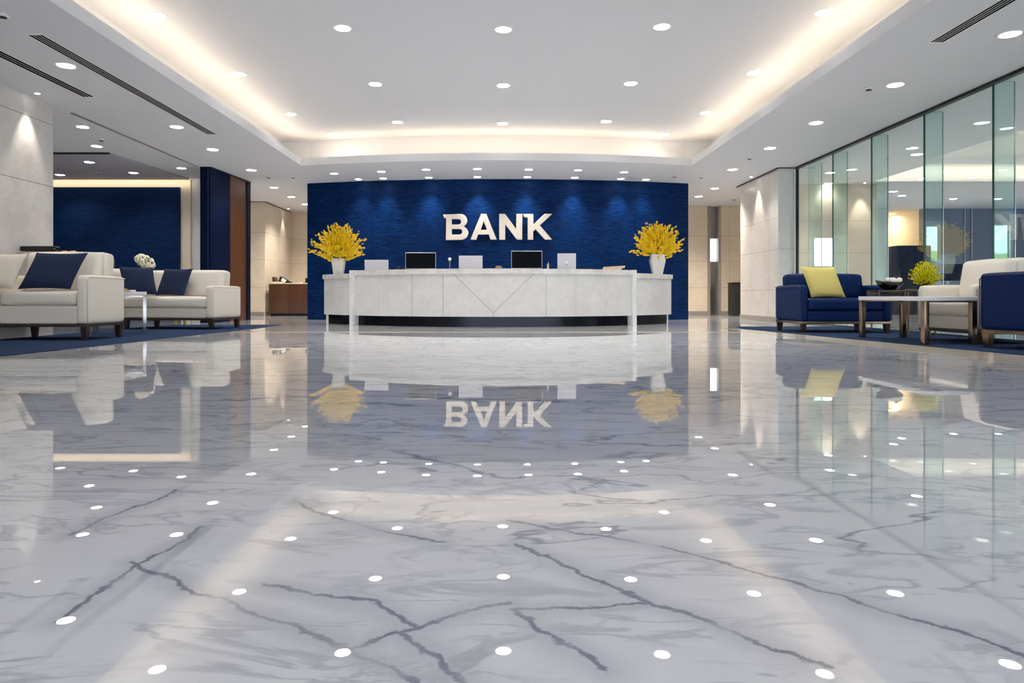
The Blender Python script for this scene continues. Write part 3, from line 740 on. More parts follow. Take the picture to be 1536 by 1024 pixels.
def bouquet(loc, wid, hgt, n, mat, label, seed, sl=.12, up=.0, gmat='stem_green', blob=.016, rise=.03):
    rnd = random.Random(seed)
    t = thing('flower_arrangement', label, 'flowers', loc)
    for i in range(n):
        k = (i + .5) / n
        el = math.radians(-14 + 104 * (k ** .85)) ; az = i * 2.39996 + rnd.uniform(-.3, .3)
        rr = rnd.uniform(.72, 1.06)
        tip = Vector((math.cos(el) * math.cos(az) * wid * .5 * rr, math.cos(el) * math.sin(az) * wid * .38 * rr, rise + hgt * .30 + math.sin(el) * hgt * .70 * rr))
        base = Vector((math.cos(az) * .02, math.sin(az) * .02, -.10)); mid = Vector((tip.x * .35, tip.y * .35, rise + tip.z * .45))
        bm = newbm()
        c = [base.lerp(mid, s).lerp(mid.lerp(tip, s), s) for s in (0, .25, .5, .75, 1)]
        tube(bm, c, [.004, .0035, .003, .003, .002], 5)
        fr = 0.42
        nb = 26
        for j in range(nb):
            s = fr + (1 - fr) * j / (nb - 1)
            p = base.lerp(mid, s).lerp(mid.lerp(tip, s), s)
            d = (tip - mid).normalized(); taper = 1.0 - .5 * (s - fr) / (1 - fr)
            sp = sl * .27 * taper
            q = p + Vector((rnd.gauss(0, sp), rnd.gauss(0, sp), rnd.gauss(0, sp)))
            rb = blob * taper * rnd.uniform(.8, 1.25)
            r = bmesh.ops.create_icosphere(bm, subdivisions=1, radius=1)
            mt = Matrix.Translation(q) @ d.to_track_quat('Z', 'Y').to_matrix().to_4x4() @ Matrix.Diagonal((rb * .8, rb * .8, rb * 1.7, 1))
            bmesh.ops.transform(bm, matrix=mt, verts=r['verts'])
            for f in set(f for v_ in r['verts'] for f in v_.link_faces): f.material_index = 1
        if i % 3 == 0:
            for j in range(3):
                s = .35 + .15 * j; p = base.lerp(mid, s).lerp(mid.lerp(tip, s), s)
                dd = Vector((rnd.uniform(-1, 1), rnd.uniform(-1, 1), rnd.uniform(-.2, .6))).normalized()
                u = dd.cross(Vector((0, 0, 1))).normalized() * .009
                vs = [bm.verts.new(x) for x in (p, p + dd * .035 + u, p + dd * .075, p + dd * .035 - u)]
                bm.faces.new(vs)
        link('flower_spray', bm, [gmat, mat], t)
    return t
def vase(loc, prof, label, sq=5, mat='porcelain'):
    t = thing('vase', label, 'vase', loc, 0)
    out = prof; inner = [(r - .008, h) for r, h in prof[::-1]][:-1] + [(prof[0][0] - .01, prof[0][1] + .02)]
    bm = newbm(); lathe(bm, out + inner, 40, sq); o = link('vase_body', bm, mat, t)
    return t
p, _ = dpt(508, .3)
vase(p, [(.078, 0), (.088, .02), (.118, .27), (.113, .3)], 'white tapered square vase on the left end of the desk', 6)
bouquet(p + Vector((0, 0, .3)), 1.12, .66, 64, 'flower_yellow', 'bushy yellow flower sprays in the vase on the desk left end', 3, blob=.026, rise=-.02)
p, _ = dpt(986, .3)
vase(p, [(.078, 0), (.088, .02), (.128, .22), (.136, .275), (.122, .31), (.118, .35), (.124, .375)], 'white shouldered vase on the right end of the desk', 6)
bouquet(p + Vector((-.01, 0, .375)), 1.0, .60, 60, 'flower_yellow', 'bushy yellow flower sprays in the vase on the desk right end', 11, blob=.026, rise=-.02)

# things on the counter
def laptop(px, w, h, lean, yaw, mat, label, logo=False, inset=.22):
    p, t_ = dpt(px, inset); t = thing('laptop', label, 'laptop', p, yaw)
    bm = newbm(); box(bm, -w / 2, w / 2, 0, h * .7, 0, .014, .004); link('keyboard_base', bm, mat, t)
    bm = newbm(); box(bm, -w / 2, w / 2, -.004, .004, .0, h, .003)
    R = Matrix.Rotation(-lean, 3, 'X'); bmesh.ops.rotate(bm, cent=(0, 0, 0), matrix=R, verts=bm.verts); bmesh.ops.translate(bm, vec=(0, 0, .012), verts=bm.verts)
    lid = link('lid', bm, mat, t)
    bm = newbm(); box(bm, -w / 2 + .01, w / 2 - .01, .0045, .0055, .012, h - .01)
    bmesh.ops.rotate(bm, cent=(0, 0, 0), matrix=R, verts=bm.verts); bmesh.ops.translate(bm, vec=(0, 0, .012), verts=bm.verts); link('screen', bm, 'screen_black', lid)
    bm = newbm()
    if logo:
        lathe(bm, [(.025, 0), (.025, .002)], 20); bmesh.ops.rotate(bm, cent=(0, 0, 0), matrix=Matrix.Rotation(PI / 2, 3, 'X'), verts=bm.verts); bmesh.ops.translate(bm, vec=(0, -.004, h * .42), verts=bm.verts)
        box(bm, -.006, .006, -.006, -.004, h * .42 - .055, h * .42 - .022, mi=1)
    else:
        box(bm, -.006, .006, -.0055, -.0038, h * .6, h * .6 + .008)
    bmesh.ops.rotate(bm, cent=(0, 0, 0), matrix=R, verts=bm.verts); bmesh.ops.translate(bm, vec=(0, 0, .012), verts=bm.verts)
    o = link('emblem', bm, ['white_lacquer', 'bronze'] if logo else 'black_matte', lid)
    return t
laptop(565, .40, .17, -.15, .06, 'laptop_white', 'low pale laptop, leftmost machine on the desk counter')
laptop(706, .38, .205, -.05, 0, 'laptop_white', 'upright white laptop left of the desk centre')
laptop(850, .30, .25, -.1, -.1, 'laptop_white', 'white laptop with a round bright emblem right of the desk centre', True, .2)
def monitor(px, w, h, yaw, label, tilt=0):
    p, t_ = dpt(px, .26); t = thing('monitor', label, 'monitor', p, yaw)
    bm = newbm(); box(bm, -w / 2, w / 2, -.012, .012, .012, h, .006); link('casing', bm, 'silver_plastic', t)
    bm = newbm(); box(bm, -w / 2 + .007, w / 2 - .007, -.016, -.0125, .02, h - .012); link('screen', bm, 'screen_black', t)
    bm = newbm(); box(bm, -.12, .12, .0, .16, 0, .012, .004); box(bm, -.02, .02, .016, .035, .01, h * .5); link('stand', bm, 'silver_plastic', t)
    return t
monitor(631, .50, .285, .04, 'black screened monitor with thin silver edge, left of centre on the desk')
monitor(790, .50, .30, 0, 'black screened monitor with thin silver edge, right of centre on the desk')
# card holder / ledger stand at the right
p, _ = dpt(920, .25); p.z += .006
t = thing('document_stand', 'tan slanted document stand between the right laptop and the right post', 'document stand', p, -.12)
bm = newbm(); prism(bm, [(-.19, 0), (.13, 0), (.15, .035), (.19, .04), (.2, .075), (-.165, .055)], -.01, .01)
bmesh.ops.rotate(bm, cent=(0, 0, 0), matrix=Matrix.Rotation(PI / 2, 3, 'X'), verts=bm.verts); link('panel', bm, 'tan_card', t)
bm = newbm(); box(bm, -.17, .13, .0, .14, 0, .012, .003); link('base', bm, 'tan_card', t)
# bell microphone and pen stands
p, _ = dpt(674.5, .2); t = thing('desk_microphone', 'slim metal stand with a round white head beside the left monitor', 'desk stand', p)
bm = newbm(); lathe(bm, [(.03, 0), (.03, .008), (.009, .012), (.009, .14)], 18); link('stem', bm, 'bronze', t)
bm = newbm(); bmesh.ops.create_uvsphere(bm, u_segments=20, v_segments=12, radius=.028); bmesh.ops.translate(bm, vec=(0, 0, .162), verts=bm.verts); link('head', bm, 'white_lacquer', t)
p, _ = dpt(822, .2); t = thing('pen_holder', 'small upright pale pen holder right of the right monitor', 'pen holder', p)
bm = newbm(); lathe(bm, [(.016, 0), (.016, .085), (.012, .085), (.012, .02)], 16); link('cup', bm, 'tan_card', t)
bm = newbm(); tube(bm, [(0, 0, .021), (.006, 0, .115)], .005); link('pen', bm, 'white_lacquer', t)
p, _ = dpt(748, .3); t = thing('desk_bell', 'low brown domed bell beside the right monitor', 'desk bell', p)
bm = newbm(); lathe(bm, [(.075, 0), (.075, .01)], 24); link('base', bm, 'black_matte', t)
bm = newbm(); lathe(bm, [(.07, .01), (.066, .03), (.045, .05), (.012, .058)], 24); link('dome', bm, 'bronze', t)
p, _ = dpt(602, .3); t = thing('desk_phone', 'black desk phone left of the left monitor', 'telephone', p, .2)
bm = newbm(); box(bm, -.08, .06, -.06, .1, 0, .035, .008); link('body', bm, 'black_matte', t)
bm = newbm(); rbox(bm, -.05, .02, .052, .045, .19, .03, .012, cuts=5); link('handset', bm, 'black_gloss', t)
p, _ = dpt(880, .35); t = thing('desk_phone', 'black desk phone behind the laptop with the round emblem', 'telephone', p, -.2)
bm = newbm(); box(bm, -.15, .1, -.05, .09, 0, .03, .008); link('body', bm, 'black_matte', t)
bm = newbm(); rbox(bm, -.08, .02, .045, .05, .17, .028, .012, cuts=5); link('handset', bm, 'black_gloss', t)
p, _ = dpt(962, .45); bm = newbm(); box(bm, p.x - .07, p.x + .07, p.y - .04, p.y + .06, p.z, p.z + .02, .006)
tag(link('notepad', bm, 'black_matte'), 'thin black notepad on the desk left of the right vase', 'notepad')

# ------------------------------------------------------------------ sofas and armchairs
def seat_unit(name, label, cat, loc, rz, w, d, arm_h, back_h, seat_h, mat, pip, arm_w=.13, leg_h=.135, rail='dark_wood', leg='dark_wood', base_z=.15, cush=1, right_arm=True, left_arm=True, back_t=.2, back_z=None, group=None):
    t = thing(name, label, cat, loc, rz, group)       # origin: middle of the footprint; faces local -y
    X, Y = w / 2, d / 2; z0 = base_z + .02
    bm = newbm(); box(bm, -X + .01, X - .01, -Y + .01, Y - .01, base_z - .012, z0, .003); link('base_rail', bm, rail, t)
    for sx in (-1, 1):
        for sy in (-1, 1):
            bm = newbm(); cx, cy = sx * (X - .05), sy * (Y - .05); top, bot = .034, .024
            vs = []
            for z, h in ((.009, bot), (base_z - .012, top)):
                vs.append([bm.verts.new((cx + a * h, cy + b * h, z)) for a, b in ((-1, -1), (1, -1), (1, 1), (-1, 1))])
            for i in range(4): bm.faces.new((vs[0][i], vs[0][(i + 1) % 4], vs[1][(i + 1) % 4], vs[1][i]))
            bm.faces.new(vs[0][::-1]); bm.faces.new(vs[1]); link('leg', bm, leg, t, False)
    lx = -X + (arm_w if left_arm else 0); rx = X - (arm_w if right_arm else 0)
    sb = seat_h - .16
    bm = newbm(); rbox(bm, (lx + rx) / 2, .01, (z0 + sb) / 2, rx - lx, d - .04, sb - z0, .015, cuts=6); link('seat_base', bm, mat, t)
    cw = (rx - lx) / cush
    for i in range(cush):
        bm = newbm(); rbox(bm, lx + cw * (i + .5), -.02 - back_t / 2 + .03, (sb + seat_h) / 2, cw - .008, d - back_t + .0, seat_h - sb, .045, (.004, .006, .018), 11); link('seat_cushion', bm, mat, t)
    for sx, ok in ((-1, left_arm), (1, right_arm)):
        if not ok: continue
        xc = sx * (X - arm_w / 2)
        bm = newbm(); rbox(bm, xc, 0, (z0 + arm_h) / 2, arm_w, d, arm_h - z0, .038, (.002, .002, .006), 11); arm = link('armrest', bm, mat, t)
        bm = newbm(); xo = sx * (X + .001)
        r_ = .035; pts = [(xo, -Y + .01, z0 + .02), (xo, -Y + .01, arm_h - .02 - r_), (xo, -Y + .01 + r_, arm_h - .02), (xo, Y - .01, arm_h - .02)]
        tube(bm, pts, .005, 6); link('piping', bm, pip, arm)
    bz = back_z or back_h
    bm = newbm(); rbox(bm, 0 if (left_arm and right_arm) else (lx + rx) / 2, 0, 0, (w if False else (rx - lx) + .02), back_t, back_h - z0, .05, (.0, .012, .006), 11)
    bmesh.ops.rotate(bm, cent=(0, 0, 0), matrix=Matrix.Rotation(-.10, 3, 'X'), verts=bm.verts)
    bmesh.ops.translate(bm, vec=((lx + rx) / 2, Y - back_t / 2 - .035, (z0 + back_h) / 2), verts=bm.verts)
    link('backrest', bm, mat, t)
    for i in range(cush):
        bm = newbm(); rbox(bm, 0, 0, 0, cw - .01, .13, back_h - seat_h + .0, .05, (.004, .02, .01), 11)
        bmesh.ops.rotate(bm, cent=(0, 0, 0), matrix=Matrix.Rotation(-.16, 3, 'X'), verts=bm.verts)
        bmesh.ops.translate(bm, vec=(lx + cw * (i + .5), Y - back_t - .075, (seat_h + back_h) / 2 - .005), verts=bm.verts)
        link('back_cushion', bm, mat, t)
    return t
def pillow(loc, w, h, th, mat, label, rz=0, lean=.3, roll=0, name='throw_pillow', pipm=None):
    """square cushion, bottom edge at loc, leaning back"""
    bm = newbm(); n = 16; G = [[], []]
    for s in (0, 1):
        for i in range(n + 1):
            row = []
            for j in range(n + 1):
                u, v_ = i / n * 2 - 1, j / n * 2 - 1
                k = 1 - .055 * (1 - abs(u) ** 2) * abs(v_) ** 6 ; k2 = 1 - .055 * (1 - abs(v_) ** 2) * abs(u) ** 6
                tt = th / 2 * (max(0, (1 - u ** 4)) ** .55) * (max(0, (1 - v_ ** 4)) ** .55)
                if s and (i in (0, n) or j in (0, n)): row.append(G[0][i][j]); continue
                row.append(bm.verts.new((u * w / 2 * k2, (-1 if s == 0 else 1) * tt, v_ * h / 2 * k + h / 2)))
            G[s].append(row)
    for s in (0, 1):
        for i in range(n):
            for j in range(n):
                q = (G[s][i][j], G[s][i + 1][j], G[s][i + 1][j + 1], G[s][i][j + 1])
                bm.faces.new(q if s == 0 else q[::-1])
    for q in bm.verts: q.co.x += roll * (q.co.z - h / 2)
    R = Matrix.Rotation(-lean, 3, 'X')
    bmesh.ops.rotate(bm, cent=(0, 0, 0), matrix=R, verts=bm.verts)
    zm = min(v_.co.z for v_ in bm.verts); bmesh.ops.translate(bm, vec=(0, 0, -zm), verts=bm.verts)
    t = link(name, bm, mat); t.location = loc; t.rotation_euler = (0, 0, rz)
    return tag(t, label, 'pillow', 'throw pillows')

# near left sofa: faces the camera, right side at x=-4.47
seat_unit('sofa', 'large cream leather sofa nearest the left edge with dark tapered legs', 'sofa', (-5.015, 7.74, 0), 0, 1.09, .75, .715, .995, .545, 'cream_leather', 'cream_piping', .125, base_z=.165, cush=1)
pillow((-4.905, 7.42, .563), .56, .42, .13, 'blue_fabric', 'navy pillow beside the right arm of the large left sofa', .04, .28, .30)
pillow((-5.36, 7.27, .563), .40, .40, .11, 'cream_fabric', 'cream pillow at the left edge of the picture', -.05, .28, .2)
bm = newbm(); rbox(bm, -5.36, 7.93, .995 + .041, .42, .10, .065, .02, cuts=6)
tag(link('bolster_tray', bm, 'black_gloss'), 'long black lacquered box lying on top of the large left sofa back', 'box')
t = thing('gold_ornament', 'small gold ring ornament on top of the large left sofa back', 'ornament', (atd(104, 7.9), 7.9, 1.0))
bm = newbm()
for cx, r_ in ((-.045, .04), (.045, .035)):
    tube(bm, [(cx + r_ * math.cos(a * PI / 8), r_ * .8 * math.sin(a * PI / 8), .006) for a in range(17)], .006, 6)
link('ring', bm, 'gold', t)
bm = newbm(); lathe(bm, [(.02, 0), (.02, .012)], 12); link('centre_disc', bm, 'black_gloss', t)

# far left corner sofa
RZ = -.16
sw, sd = 1.46, .78
fx, fy = -4.16, 9.83                        # front right corner
cxl = Vector((fx, fy, 0)) + Matrix.Rotation(RZ, 3, 'Z') @ Vector((-sw / 2, sd / 2, 0))
sofa2 = seat_unit('sofa', 'cream leather corner sofa behind the side table, by the blue pier', 'sofa', cxl, RZ, sw, sd, .64, .885, .475, 'cream_leather', 'cream_piping', .115, base_z=.15, left_arm=False, cush=1)
bm = newbm(); rbox(bm, -sw / 2 - .10, -.34, .53, .2, 1.40, .72, .06, (.012, 0, .006), 11); link('return_backrest', bm, 'cream_leather', sofa2)
q = cxl + Matrix.Rotation(RZ, 3, 'Z') @ Vector((-.08, -.12, 0))
pillow((q.x, q.y - .04, .50), .47, .42, .12, 'blue_fabric', 'navy pillow in the middle of the corner sofa', RZ, .28, .16)
q = cxl + Matrix.Rotation(RZ, 3, 'Z') @ Vector((-.42, -.12, 0))
pillow((-5.25, 9.88, .508), .44, .42, .12, 'blue_fabric', 'navy pillow leaning in the left corner of the corner sofa', .5, .26, -.14)

# console behind the corner sofa
def console():
    a, b = Vector((-6.2, 10.2)), Vector((-5.55, 11.9)); d = (b - a); L = d.length; ang = math.atan2(d.y, d.x)
    c = (a + b) / 2; t = thing('console_table', 'slim black console table with gold legs behind the corner sofa', 'console table', (c.x, c.y, 0), ang)
    bm = newbm(); box(bm, -L / 2, L / 2, -.12, .12, .885, .925, .005); link('table_top', bm, 'black_gloss', t)
    for x in (-L / 2 + .06, L / 2 - .06):
        for y in (-.1, .1):
            bm = newbm(); box(bm, x - .015, x + .015, y - .015, y + .015, 0, .885); link('leg', bm, 'gold', t)
    return a, b
ca, cb = console()
def onc(f, z=.9255): p = ca.lerp(cb, f); return Vector((p.x, p.y, z))
p = onc(.21)
t = thing('glass_candle_holder', 'square clear glass holder on the black console', 'candle holder', p, .1)
bm = newbm(); s = .06
for a in ((-s, s, -s, -s + .006), (-s, s, s - .006, s), (-s, -s + .006, -s + .006, s - .006), (s - .006, s, -s + .006, s - .006)): box(bm, a[0], a[1], a[2], a[3], 0, .13)
box(bm, -s, s, -s, s, 0, .01); link('glass_body', bm, 'small_glass', t)
bm = newbm(); lathe(bm, [(.035, .0105), (.035, .07)], 16); link('candle', bm, 'silver_plastic', t)
t = thing('small_glass', 'tiny stemmed glass beside the square glass holder', 'glass', onc(.21) + Vector((-.115, -.03, 0)))
bm = newbm(); lathe(bm, [(.022, 0), (.004, .01), (.004, .05), (.02, .07), (.018, .1)], 14); link('bowl', bm, 'small_glass', t)
p = onc(.57, .93)
t = thing('white_flowers', 'mound of small cream white blossoms on the black console', 'flowers', p)
bm = newbm(); rnd = random.Random(5)
for i in range(170):
    u = rnd.uniform(-1, 1); a = rnd.uniform(0, 2 * PI); r_ = math.sqrt(max(0, 1 - u * u))
    q = Vector((.15 * r_ * math.cos(a), .1 * r_ * math.sin(a), .125 + .1 * u + .05 * r_ * math.cos(a) * -1))
    r = bmesh.ops.create_icosphere(bm, subdivisions=1, radius=rnd.uniform(.014, .026)); bmesh.ops.translate(bm, vec=q, verts=r['verts'])
link('blossoms', bm, 'flower_white', t)
bm = newbm(); lathe(bm, [(.05, 0), (.07, .04), (.05, .09)], 18); link('bowl', bm, 'porcelain', t)

# tables
def legged_table(name, label, loc, rz, w, d, h, th, topm, legm, leg=.04, group='low tables', legt=None):
    t = thing(name, label, 'table', loc, rz, group)
    bm = newbm(); box(bm, -w / 2, w / 2, -d / 2, d / 2, h - th, h, .006); link('table_top', bm, topm, t)
    lt = legt or leg
    for sx in (-1, 1):
        for sy in (-1, 1):
            bm = newbm(); x, y = sx * (w / 2 - leg / 2 - .005), sy * (d / 2 - lt / 2 - .005); box(bm, x - leg / 2, x + leg / 2, y - lt / 2, y + lt / 2, .009, h - th, .003); link('leg', bm, legm, t)
    bm = newbm(); e = .012
    box(bm, -w / 2 + leg, w / 2 - leg, -d / 2 + .01, -d / 2 + .01 + e, h - th - .014, h - th); box(bm, -w / 2 + leg, w / 2 - leg, d / 2 - .01 - e, d / 2 - .01, h - th - .014, h - th); link('apron', bm, legm, t)
    return t
legged_table('side_table', 'white topped side table with steel legs between the two cream sofas', (-4.93, 8.84, 0), .46, .60, .5, .545, .05, 'table_white', 'satin_steel', .035)
t = thing('book', 'thin tan book on the white side table', 'book', (-4.83, 8.72, .546), .1, 'books on the side table')
bm = newbm(); box(bm, -.12, .12, -.08, .08, 0, .022, .003); link('cover', bm, 'tan_card', t)
bm = newbm(); box(bm, -.115, .123, -.077, .077, .004, .018); link('pages', bm, 'paper', t)
bm = newbm(); box(bm, -.07, .05, -.05, .06, 0, .02, .004)
tag(link('small_box', bm, 'gold', loc=(-4.86, 8.72, .5685)), 'small gold box on the tan book', 'box')

# right side seating
seat_unit('armchair', 'wide navy leather armchair with the yellow pillow by the glass wall', 'armchair', (4.52, 9.36, 0), 0, 1.2, .85, .635, .80, .455, 'blue_leather', 'blue_piping', .10, base_z=.135, rail='bronze')
pillow((4.34, 9.15, .474), .48, .43, .13, 'yellow_fabric', 'pale yellow pillow on the wide navy armchair', .06, .26, -.22)
T_ = legged_table('coffee_table', 'white topped coffee table with bronze legs in front of the navy armchair', (4.415, 7.32, 0), 0, .53, 1.24, .484, .045, 'table_white', 'bronze', .05, legt=.06)
# cream chair facing left, against the glass
seat_unit('armchair', 'cream leather armchair between the coffee table and the glass wall', 'armchair', (5.06, 7.24, 0), -PI / 2, .94, .72, .605, .875, .44, 'cream_leather', 'cream_piping', .12, base_z=.12)
# near navy chair
rz = PI - .25 + 0
wd, dp = .72, .85
dirv = Vector((.25, -.97, 0)); perp = Vector((.97, .25, 0))
c = Vector((4.49, 6.42, 0)) + dirv.normalized() * dp / 2 + perp.normalized() * wd / 2
seat_unit('armchair', 'navy leather armchair nearest the camera, cut by the right edge', 'armchair', c, math.atan2(dirv.y, dirv.x) - PI / 2 , wd, dp, .70, .74, .45, 'blue_leather', 'blue_piping', .11, base_z=.155, rail='bronze', leg='bronze')
# bronze side table, flowers
def pedestal():
    t = thing('side_table', 'round bronze side table holding the small vase of yellow flowers', 'table', (5.13, 8.28, 0), 0, 'low tables')
    bm = newbm(); lathe(bm, [(.21, .545), (.215, .55), (.215, .565), (.20, .572)], 40); link('table_top', bm, 'bronze', t)
    for k in range(3):
        a = k * 2 * PI / 3 + .3; bm = newbm(); tube(bm, [(.17 * math.cos(a), .17 * math.sin(a), .009), (.17 * math.cos(a), .17 * math.sin(a), .545)], .013, 10); link('leg', bm, 'bronze', t)
pedestal()
v_ = vase((5.13, 8.26, .5725), [(.045, 0), (.05, .005), (.014, .02), (.014, .045), (.045, .07), (.055, .1)], 'small dark footed vase on the round bronze table', 0, 'black_gloss')
bouquet(Vector((5.13, 8.26, .66)), .40, .24, 60, 'flower_lemon', 'spiky lemon yellow flowers in the small vase on the round bronze table', 21, sl=.07, blob=.0095, rise=0)
# black bowl with white flower on a dark tray box
bxp = (4.37, 7.72)
t = thing('tray_box', 'dark glass tray box with bronze edges at the far end of the coffee table', 'tray', (bxp[0] - .02, bxp[1], .4845), 0)
bm = newbm(); box(bm, -.14, .14, -.12, .12, .008, .062, .003); link('box_body', bm, 'black_gloss', t)
bm = newbm()
for sx in (-1, 1):
    for sy in (-1, 1): box(bm, sx * .142 - .004, sx * .142 + .004, sy * .122 - .004, sy * .122 + .004, 0, .066)
for sy in (-1, 1): box(bm, -.142, .142, sy * .122 - .004, sy * .122 + .004, .062, .068)
link('edge_frame', bm, 'bronze', t)
t = thing('bowl', 'glossy black boat shaped bowl on the dark tray box', 'bowl', (bxp[0] + .02, bxp[1], .5535), -.1)
bm = newbm(); n = 28; prof = [(.04, 0), (.09, .02), (.13, .05), (.15, .085), (.142, .083), (.12, .05), (.08, .026), (.03, .012)]
lathe(bm, prof, n, sy=.6)
for vv in bm.verts: vv.co.z += .5 * max(0, -vv.co.x) ** 1.5 * (vv.co.z / .085)
link('bowl_body', bm, 'black_gloss', t)
t = thing('white_blossom', 'single white blossom lying in the black bowl', 'flower', (bxp[0] + .045, bxp[1] - .035, .632), 0)
for k in range(6):
    a = k * PI / 3; bm = newbm(); rbox(bm, .038 * math.cos(a), .03 * math.sin(a), .028, .062, .05, .04, .02, cuts=5); link('petal', bm, 'flower_white' if k % 2 else 'porcelain', t)
bm = newbm(); bmesh.ops.create_uvsphere(bm, u_segments=10, v_segments=8, radius=.014); bmesh.ops.translate(bm, vec=(0, -.035, .045), verts=bm.verts); link('flower_centre', bm, 'black_matte', t); t.scale = (1.35, 1.35, 1.35)

# ------------------------------------------------------------------ corridor cabinet
x0, x1, yc = atd(402, 17.1), -4.55, 17.15
x0 = max(x0, -5.935)
t = thing('storage_cabinet', 'low dark wooden cabinet with two doors in the left corridor', 'cabinet', ((x0 + x1) / 2, yc, 0))
W = (x1 - x0) / 2
bm = newbm(); box(bm, -W, W, .02, .5, .06, .80, .004); link('body', bm, 'cabinet_wood', t)
xm = atd(433, 17.1) - (x0 + x1) / 2
for a, b in ((-W + .005, xm - .004), (xm + .004, W - .005)):
    bm = newbm(); box(bm, a, b, 0, .02, .07, .785, .003); dd = link('door', bm, 'cabinet_wood', t)
bm = newbm(); box(bm, -W - .01, W + .01, -.01, .51, .80, .825, .004); link('cabinet_top', bm, 'tan_card', t)
bm = newbm(); box(bm, -W + .03, W - .03, .05, .48, 0, .06); link('kick_base', bm, 'black_matte', t)
bm = newbm(); prism(bm, [(0, 0), (.1, 0), (.045, .15), (0, .16)], -.12, .12); bmesh.ops.rotate(bm, cent=(0, 0, 0), matrix=Matrix.Rotation(PI / 2, 3, 'X'), verts=bm.verts)
tag(link('file_rack', bm, 'cabinet_wood', loc=(x0 + .03, yc + .3, .8275)), 'brown wooden file rack at the left end of the corridor cabinet', 'file rack')
px_ = atd(424, 17.3)
t = thing('desk_phone', 'black and white desk phone on the corridor cabinet', 'telephone', (px_ + .05, yc + .33, .8265))
bm = newbm(); prism(bm, [(-.2, 0), (.17, 0), (.05, .06), (-.1, .16), (-.16, .17)], -.07, .07); bmesh.ops.rotate(bm, cent=(0, 0, 0), matrix=Matrix.Rotation(PI / 2, 3, 'X'), verts=bm.verts); link('body', bm, 'black_matte', t)
bm = newbm(); box(bm, -.06, .06, -.004, .004, 0, .08); bmesh.ops.rotate(bm, cent=(0, 0, 0), matrix=Matrix.Rotation(.6, 3, 'Y'), verts=bm.verts); bmesh.ops.translate(bm, vec=(-.08, -.074, .04), verts=bm.verts); link('keypad', bm, 'white_lacquer', t)
for k, (xx, lb) in enumerate(((atd(415, 17.2), 'left of the phone'), (atd(444, 17.2), 'right of the phone'))):
    bm = newbm(); box(bm, -.12, .12, -.1, .1, 0, .03, .002); tag(link('paper_stack', bm, 'paper', loc=(xx - (.0 if k == 0 else -.16), yc + (.11 if k == 0 else .36), .8265)), f'white paper stack on the corridor cabinet {lb}', 'papers', 'papers on the cabinet')
t = thing('stapler', 'small black desk tool at the right end of the corridor cabinet', 'stapler', (atd(458, 17.3), yc + .15, .8255))
bm = newbm(); box(bm, -.06, .08, -.03, .03, 0, .02, .005); link('base', bm, 'black_matte', t)
bm = newbm(); box(bm, .0, .06, -.02, .02, .02, .13, .008); link('upright', bm, 'black_matte', t)
# bin in the right corridor
bx0 = atd(1101.5, 17.0)
t = thing('waste_bin', 'tall black waste bin at the end of the right corridor', 'bin', (bx0 + .22, 17.3, 0))
bm = newbm(); rbox(bm, 0, 0, .41, .44, .4, .81, .03, cuts=6); link('bin_body', bm, 'black_matte', t)
bm = newbm(); rbox(bm, 0, 0, .83, .46, .42, .03, .012, cuts=5); link('lid', bm, 'black_gloss', t)

# ------------------------------------------------------------------ office furniture behind the glass
def cab(x0, x1, y, h, label, mat='black_gloss', dpt_=.45):
    t = thing('office_cabinet', label, 'cabinet', ((x0 + x1) / 2, y, 0), 0, 'office cabinets'); W = (x1 - x0) / 2
    bm = newbm(); box(bm, -W, W, .02, dpt_, 0, h, .005); link('body', bm, mat, t)
    n = max(1, round(2 * W / .5))
    for i in range(n):
        a = -W + 2 * W * i / n; b = a + 2 * W / n; bm = newbm(); box(bm, a + .006, b - .006, 0, .02, .05, h - .03, .003); dd = link('door', bm, mat, t)
        bm = newbm(); box(bm, b - .05, b - .04, -.025, 0, h * .45, h * .6); link('handle', bm, 'satin_steel', dd)
cab(ox(1334), ox(1383), 18.2, 1.85, 'tall black cabinet behind the glass in the office alcove')
lamp('AREA', ((ox(1332) + ox(1385)) / 2, 19.9, SOF - .05), 20, (1, .8, .56), None, sx=1.0, sy=.3, target=((ox(1332) + ox(1385)) / 2, 20.2, 0), name='cove_strip_light')
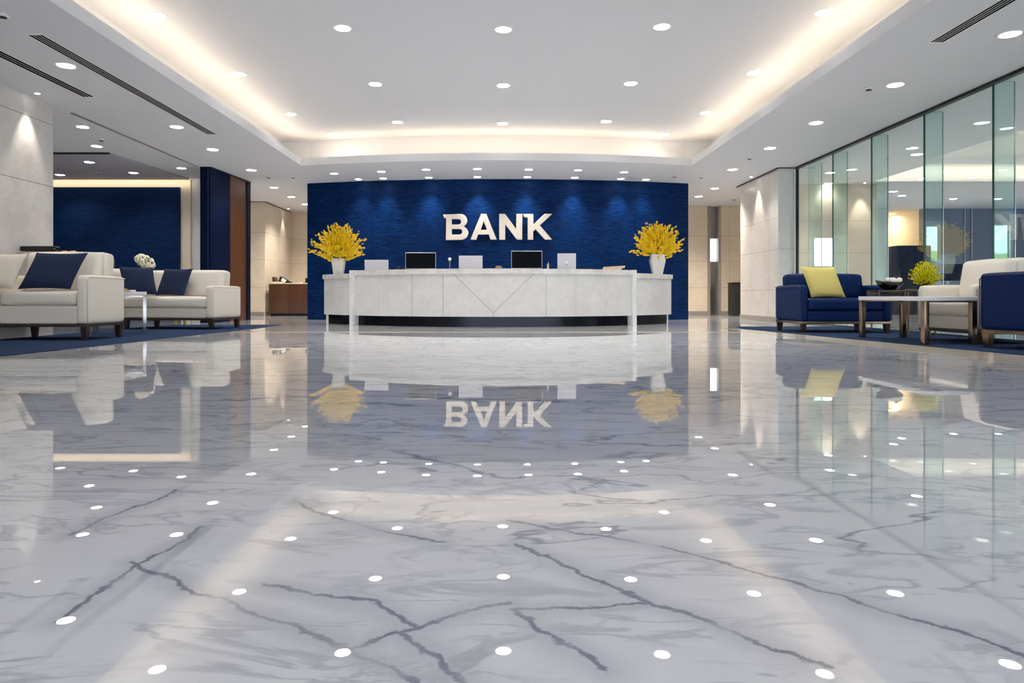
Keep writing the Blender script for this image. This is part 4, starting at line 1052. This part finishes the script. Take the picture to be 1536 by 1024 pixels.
def office_desk():
    y = 15.4; x0_, x1_ = atd(1398, y), atd(1462, y)
    t = thing('office_desk', 'pale office desk behind the glass wall', 'desk', ((x0_ + x1_) / 2, y, 0)); W = (x1_ - x0_) / 2
    bm = newbm(); box(bm, -W, W, -.35, .35, .70, .74, .005); link('table_top', bm, 'table_white', t)
    for x in (-W + .03, W - .03):
        bm = newbm(); box(bm, x - .02, x + .02, -.33, .33, 0, .70); link('leg', bm, 'satin_steel', t)
    m = thing('monitor', 'black office monitor on the pale desk behind the glass', 'monitor', ((x0_ + x1_) / 2 - .1, y, .741))
    bm = newbm(); box(bm, -.3, .3, -.015, .015, .1, .48, .006); link('casing', bm, 'black_gloss', m)
    bm = newbm(); box(bm, -.13, .13, -.1, .1, 0, .012); box(bm, -.02, .02, .016, .04, .01, .3); link('stand', bm, 'silver_plastic', m)
    ch = thing('office_chair', 'black office chair at the pale desk behind the glass', 'chair', ((x0_ + x1_) / 2, y - .75, 0), PI)
    bm = newbm(); rbox(bm, 0, 0, .47, .48, .46, .08, .03, cuts=6); link('seat', bm, 'black_matte', ch)
    bm = newbm(); rbox(bm, 0, .24, .80, .44, .06, .5, .028, cuts=6); link('backrest', bm, 'black_matte', ch)
    bm = newbm(); tube(bm, [(0, 0, .08), (0, 0, .43)], .025); link('gas_post', bm, 'satin_steel', ch)
    bm = newbm()
    for k in range(5):
        a = k * 2 * PI / 5; tube(bm, [(0, 0, .09), (.28 * math.cos(a), .28 * math.sin(a), .03)], [.02, .014])
        r = bmesh.ops.create_uvsphere(bm, u_segments=8, v_segments=6, radius=.03); bmesh.ops.translate(bm, vec=(.28 * math.cos(a), .28 * math.sin(a), .03), verts=r['verts'])
    link('wheel_base', bm, 'black_matte', ch)
office_desk()
for k, (x, y) in enumerate(((7.2, 5.5), (9.8, 6.0), (7.0, 11.5), (9.5, 16.2), (12.8, 16.2), (14.9, 11.5))):  # extra downlights added to brighten the office
    nn = ['front left', 'front right', 'beside the glass', 'back left', 'back right', 'far right']
    downlight((x, y, SOF), f'added office downlight deep behind the glass wall, {nn[k]}', 'downlights in the office', LK['spot'] * 2.2, (1, .95, .88), .085)
# glowing panel added in place of a bright window, behind the first glass panes
bm = newbm(); x0, x1, z0, z1 = atd(1222, 14.5), atd(1250, 14.5), zat(399, 14.5), zat(357, 14.5)
t = thing('window_glow_panel', 'bright white glowing panel standing in for a window on the pale wall behind the first glass panes', 'screen', ((x0 + x1) / 2, 14.52, z0))
W = (x1 - x0) / 2; box(bm, -W - .012, W + .012, 0, .03, -.012, z1 - z0 + .012, .004); link('casing', bm, 'silver_plastic', t)
bm = newbm(); box(bm, -W, W, -.004, -.001, 0, z1 - z0); link('glow_face', bm, 'pale_glow', t)
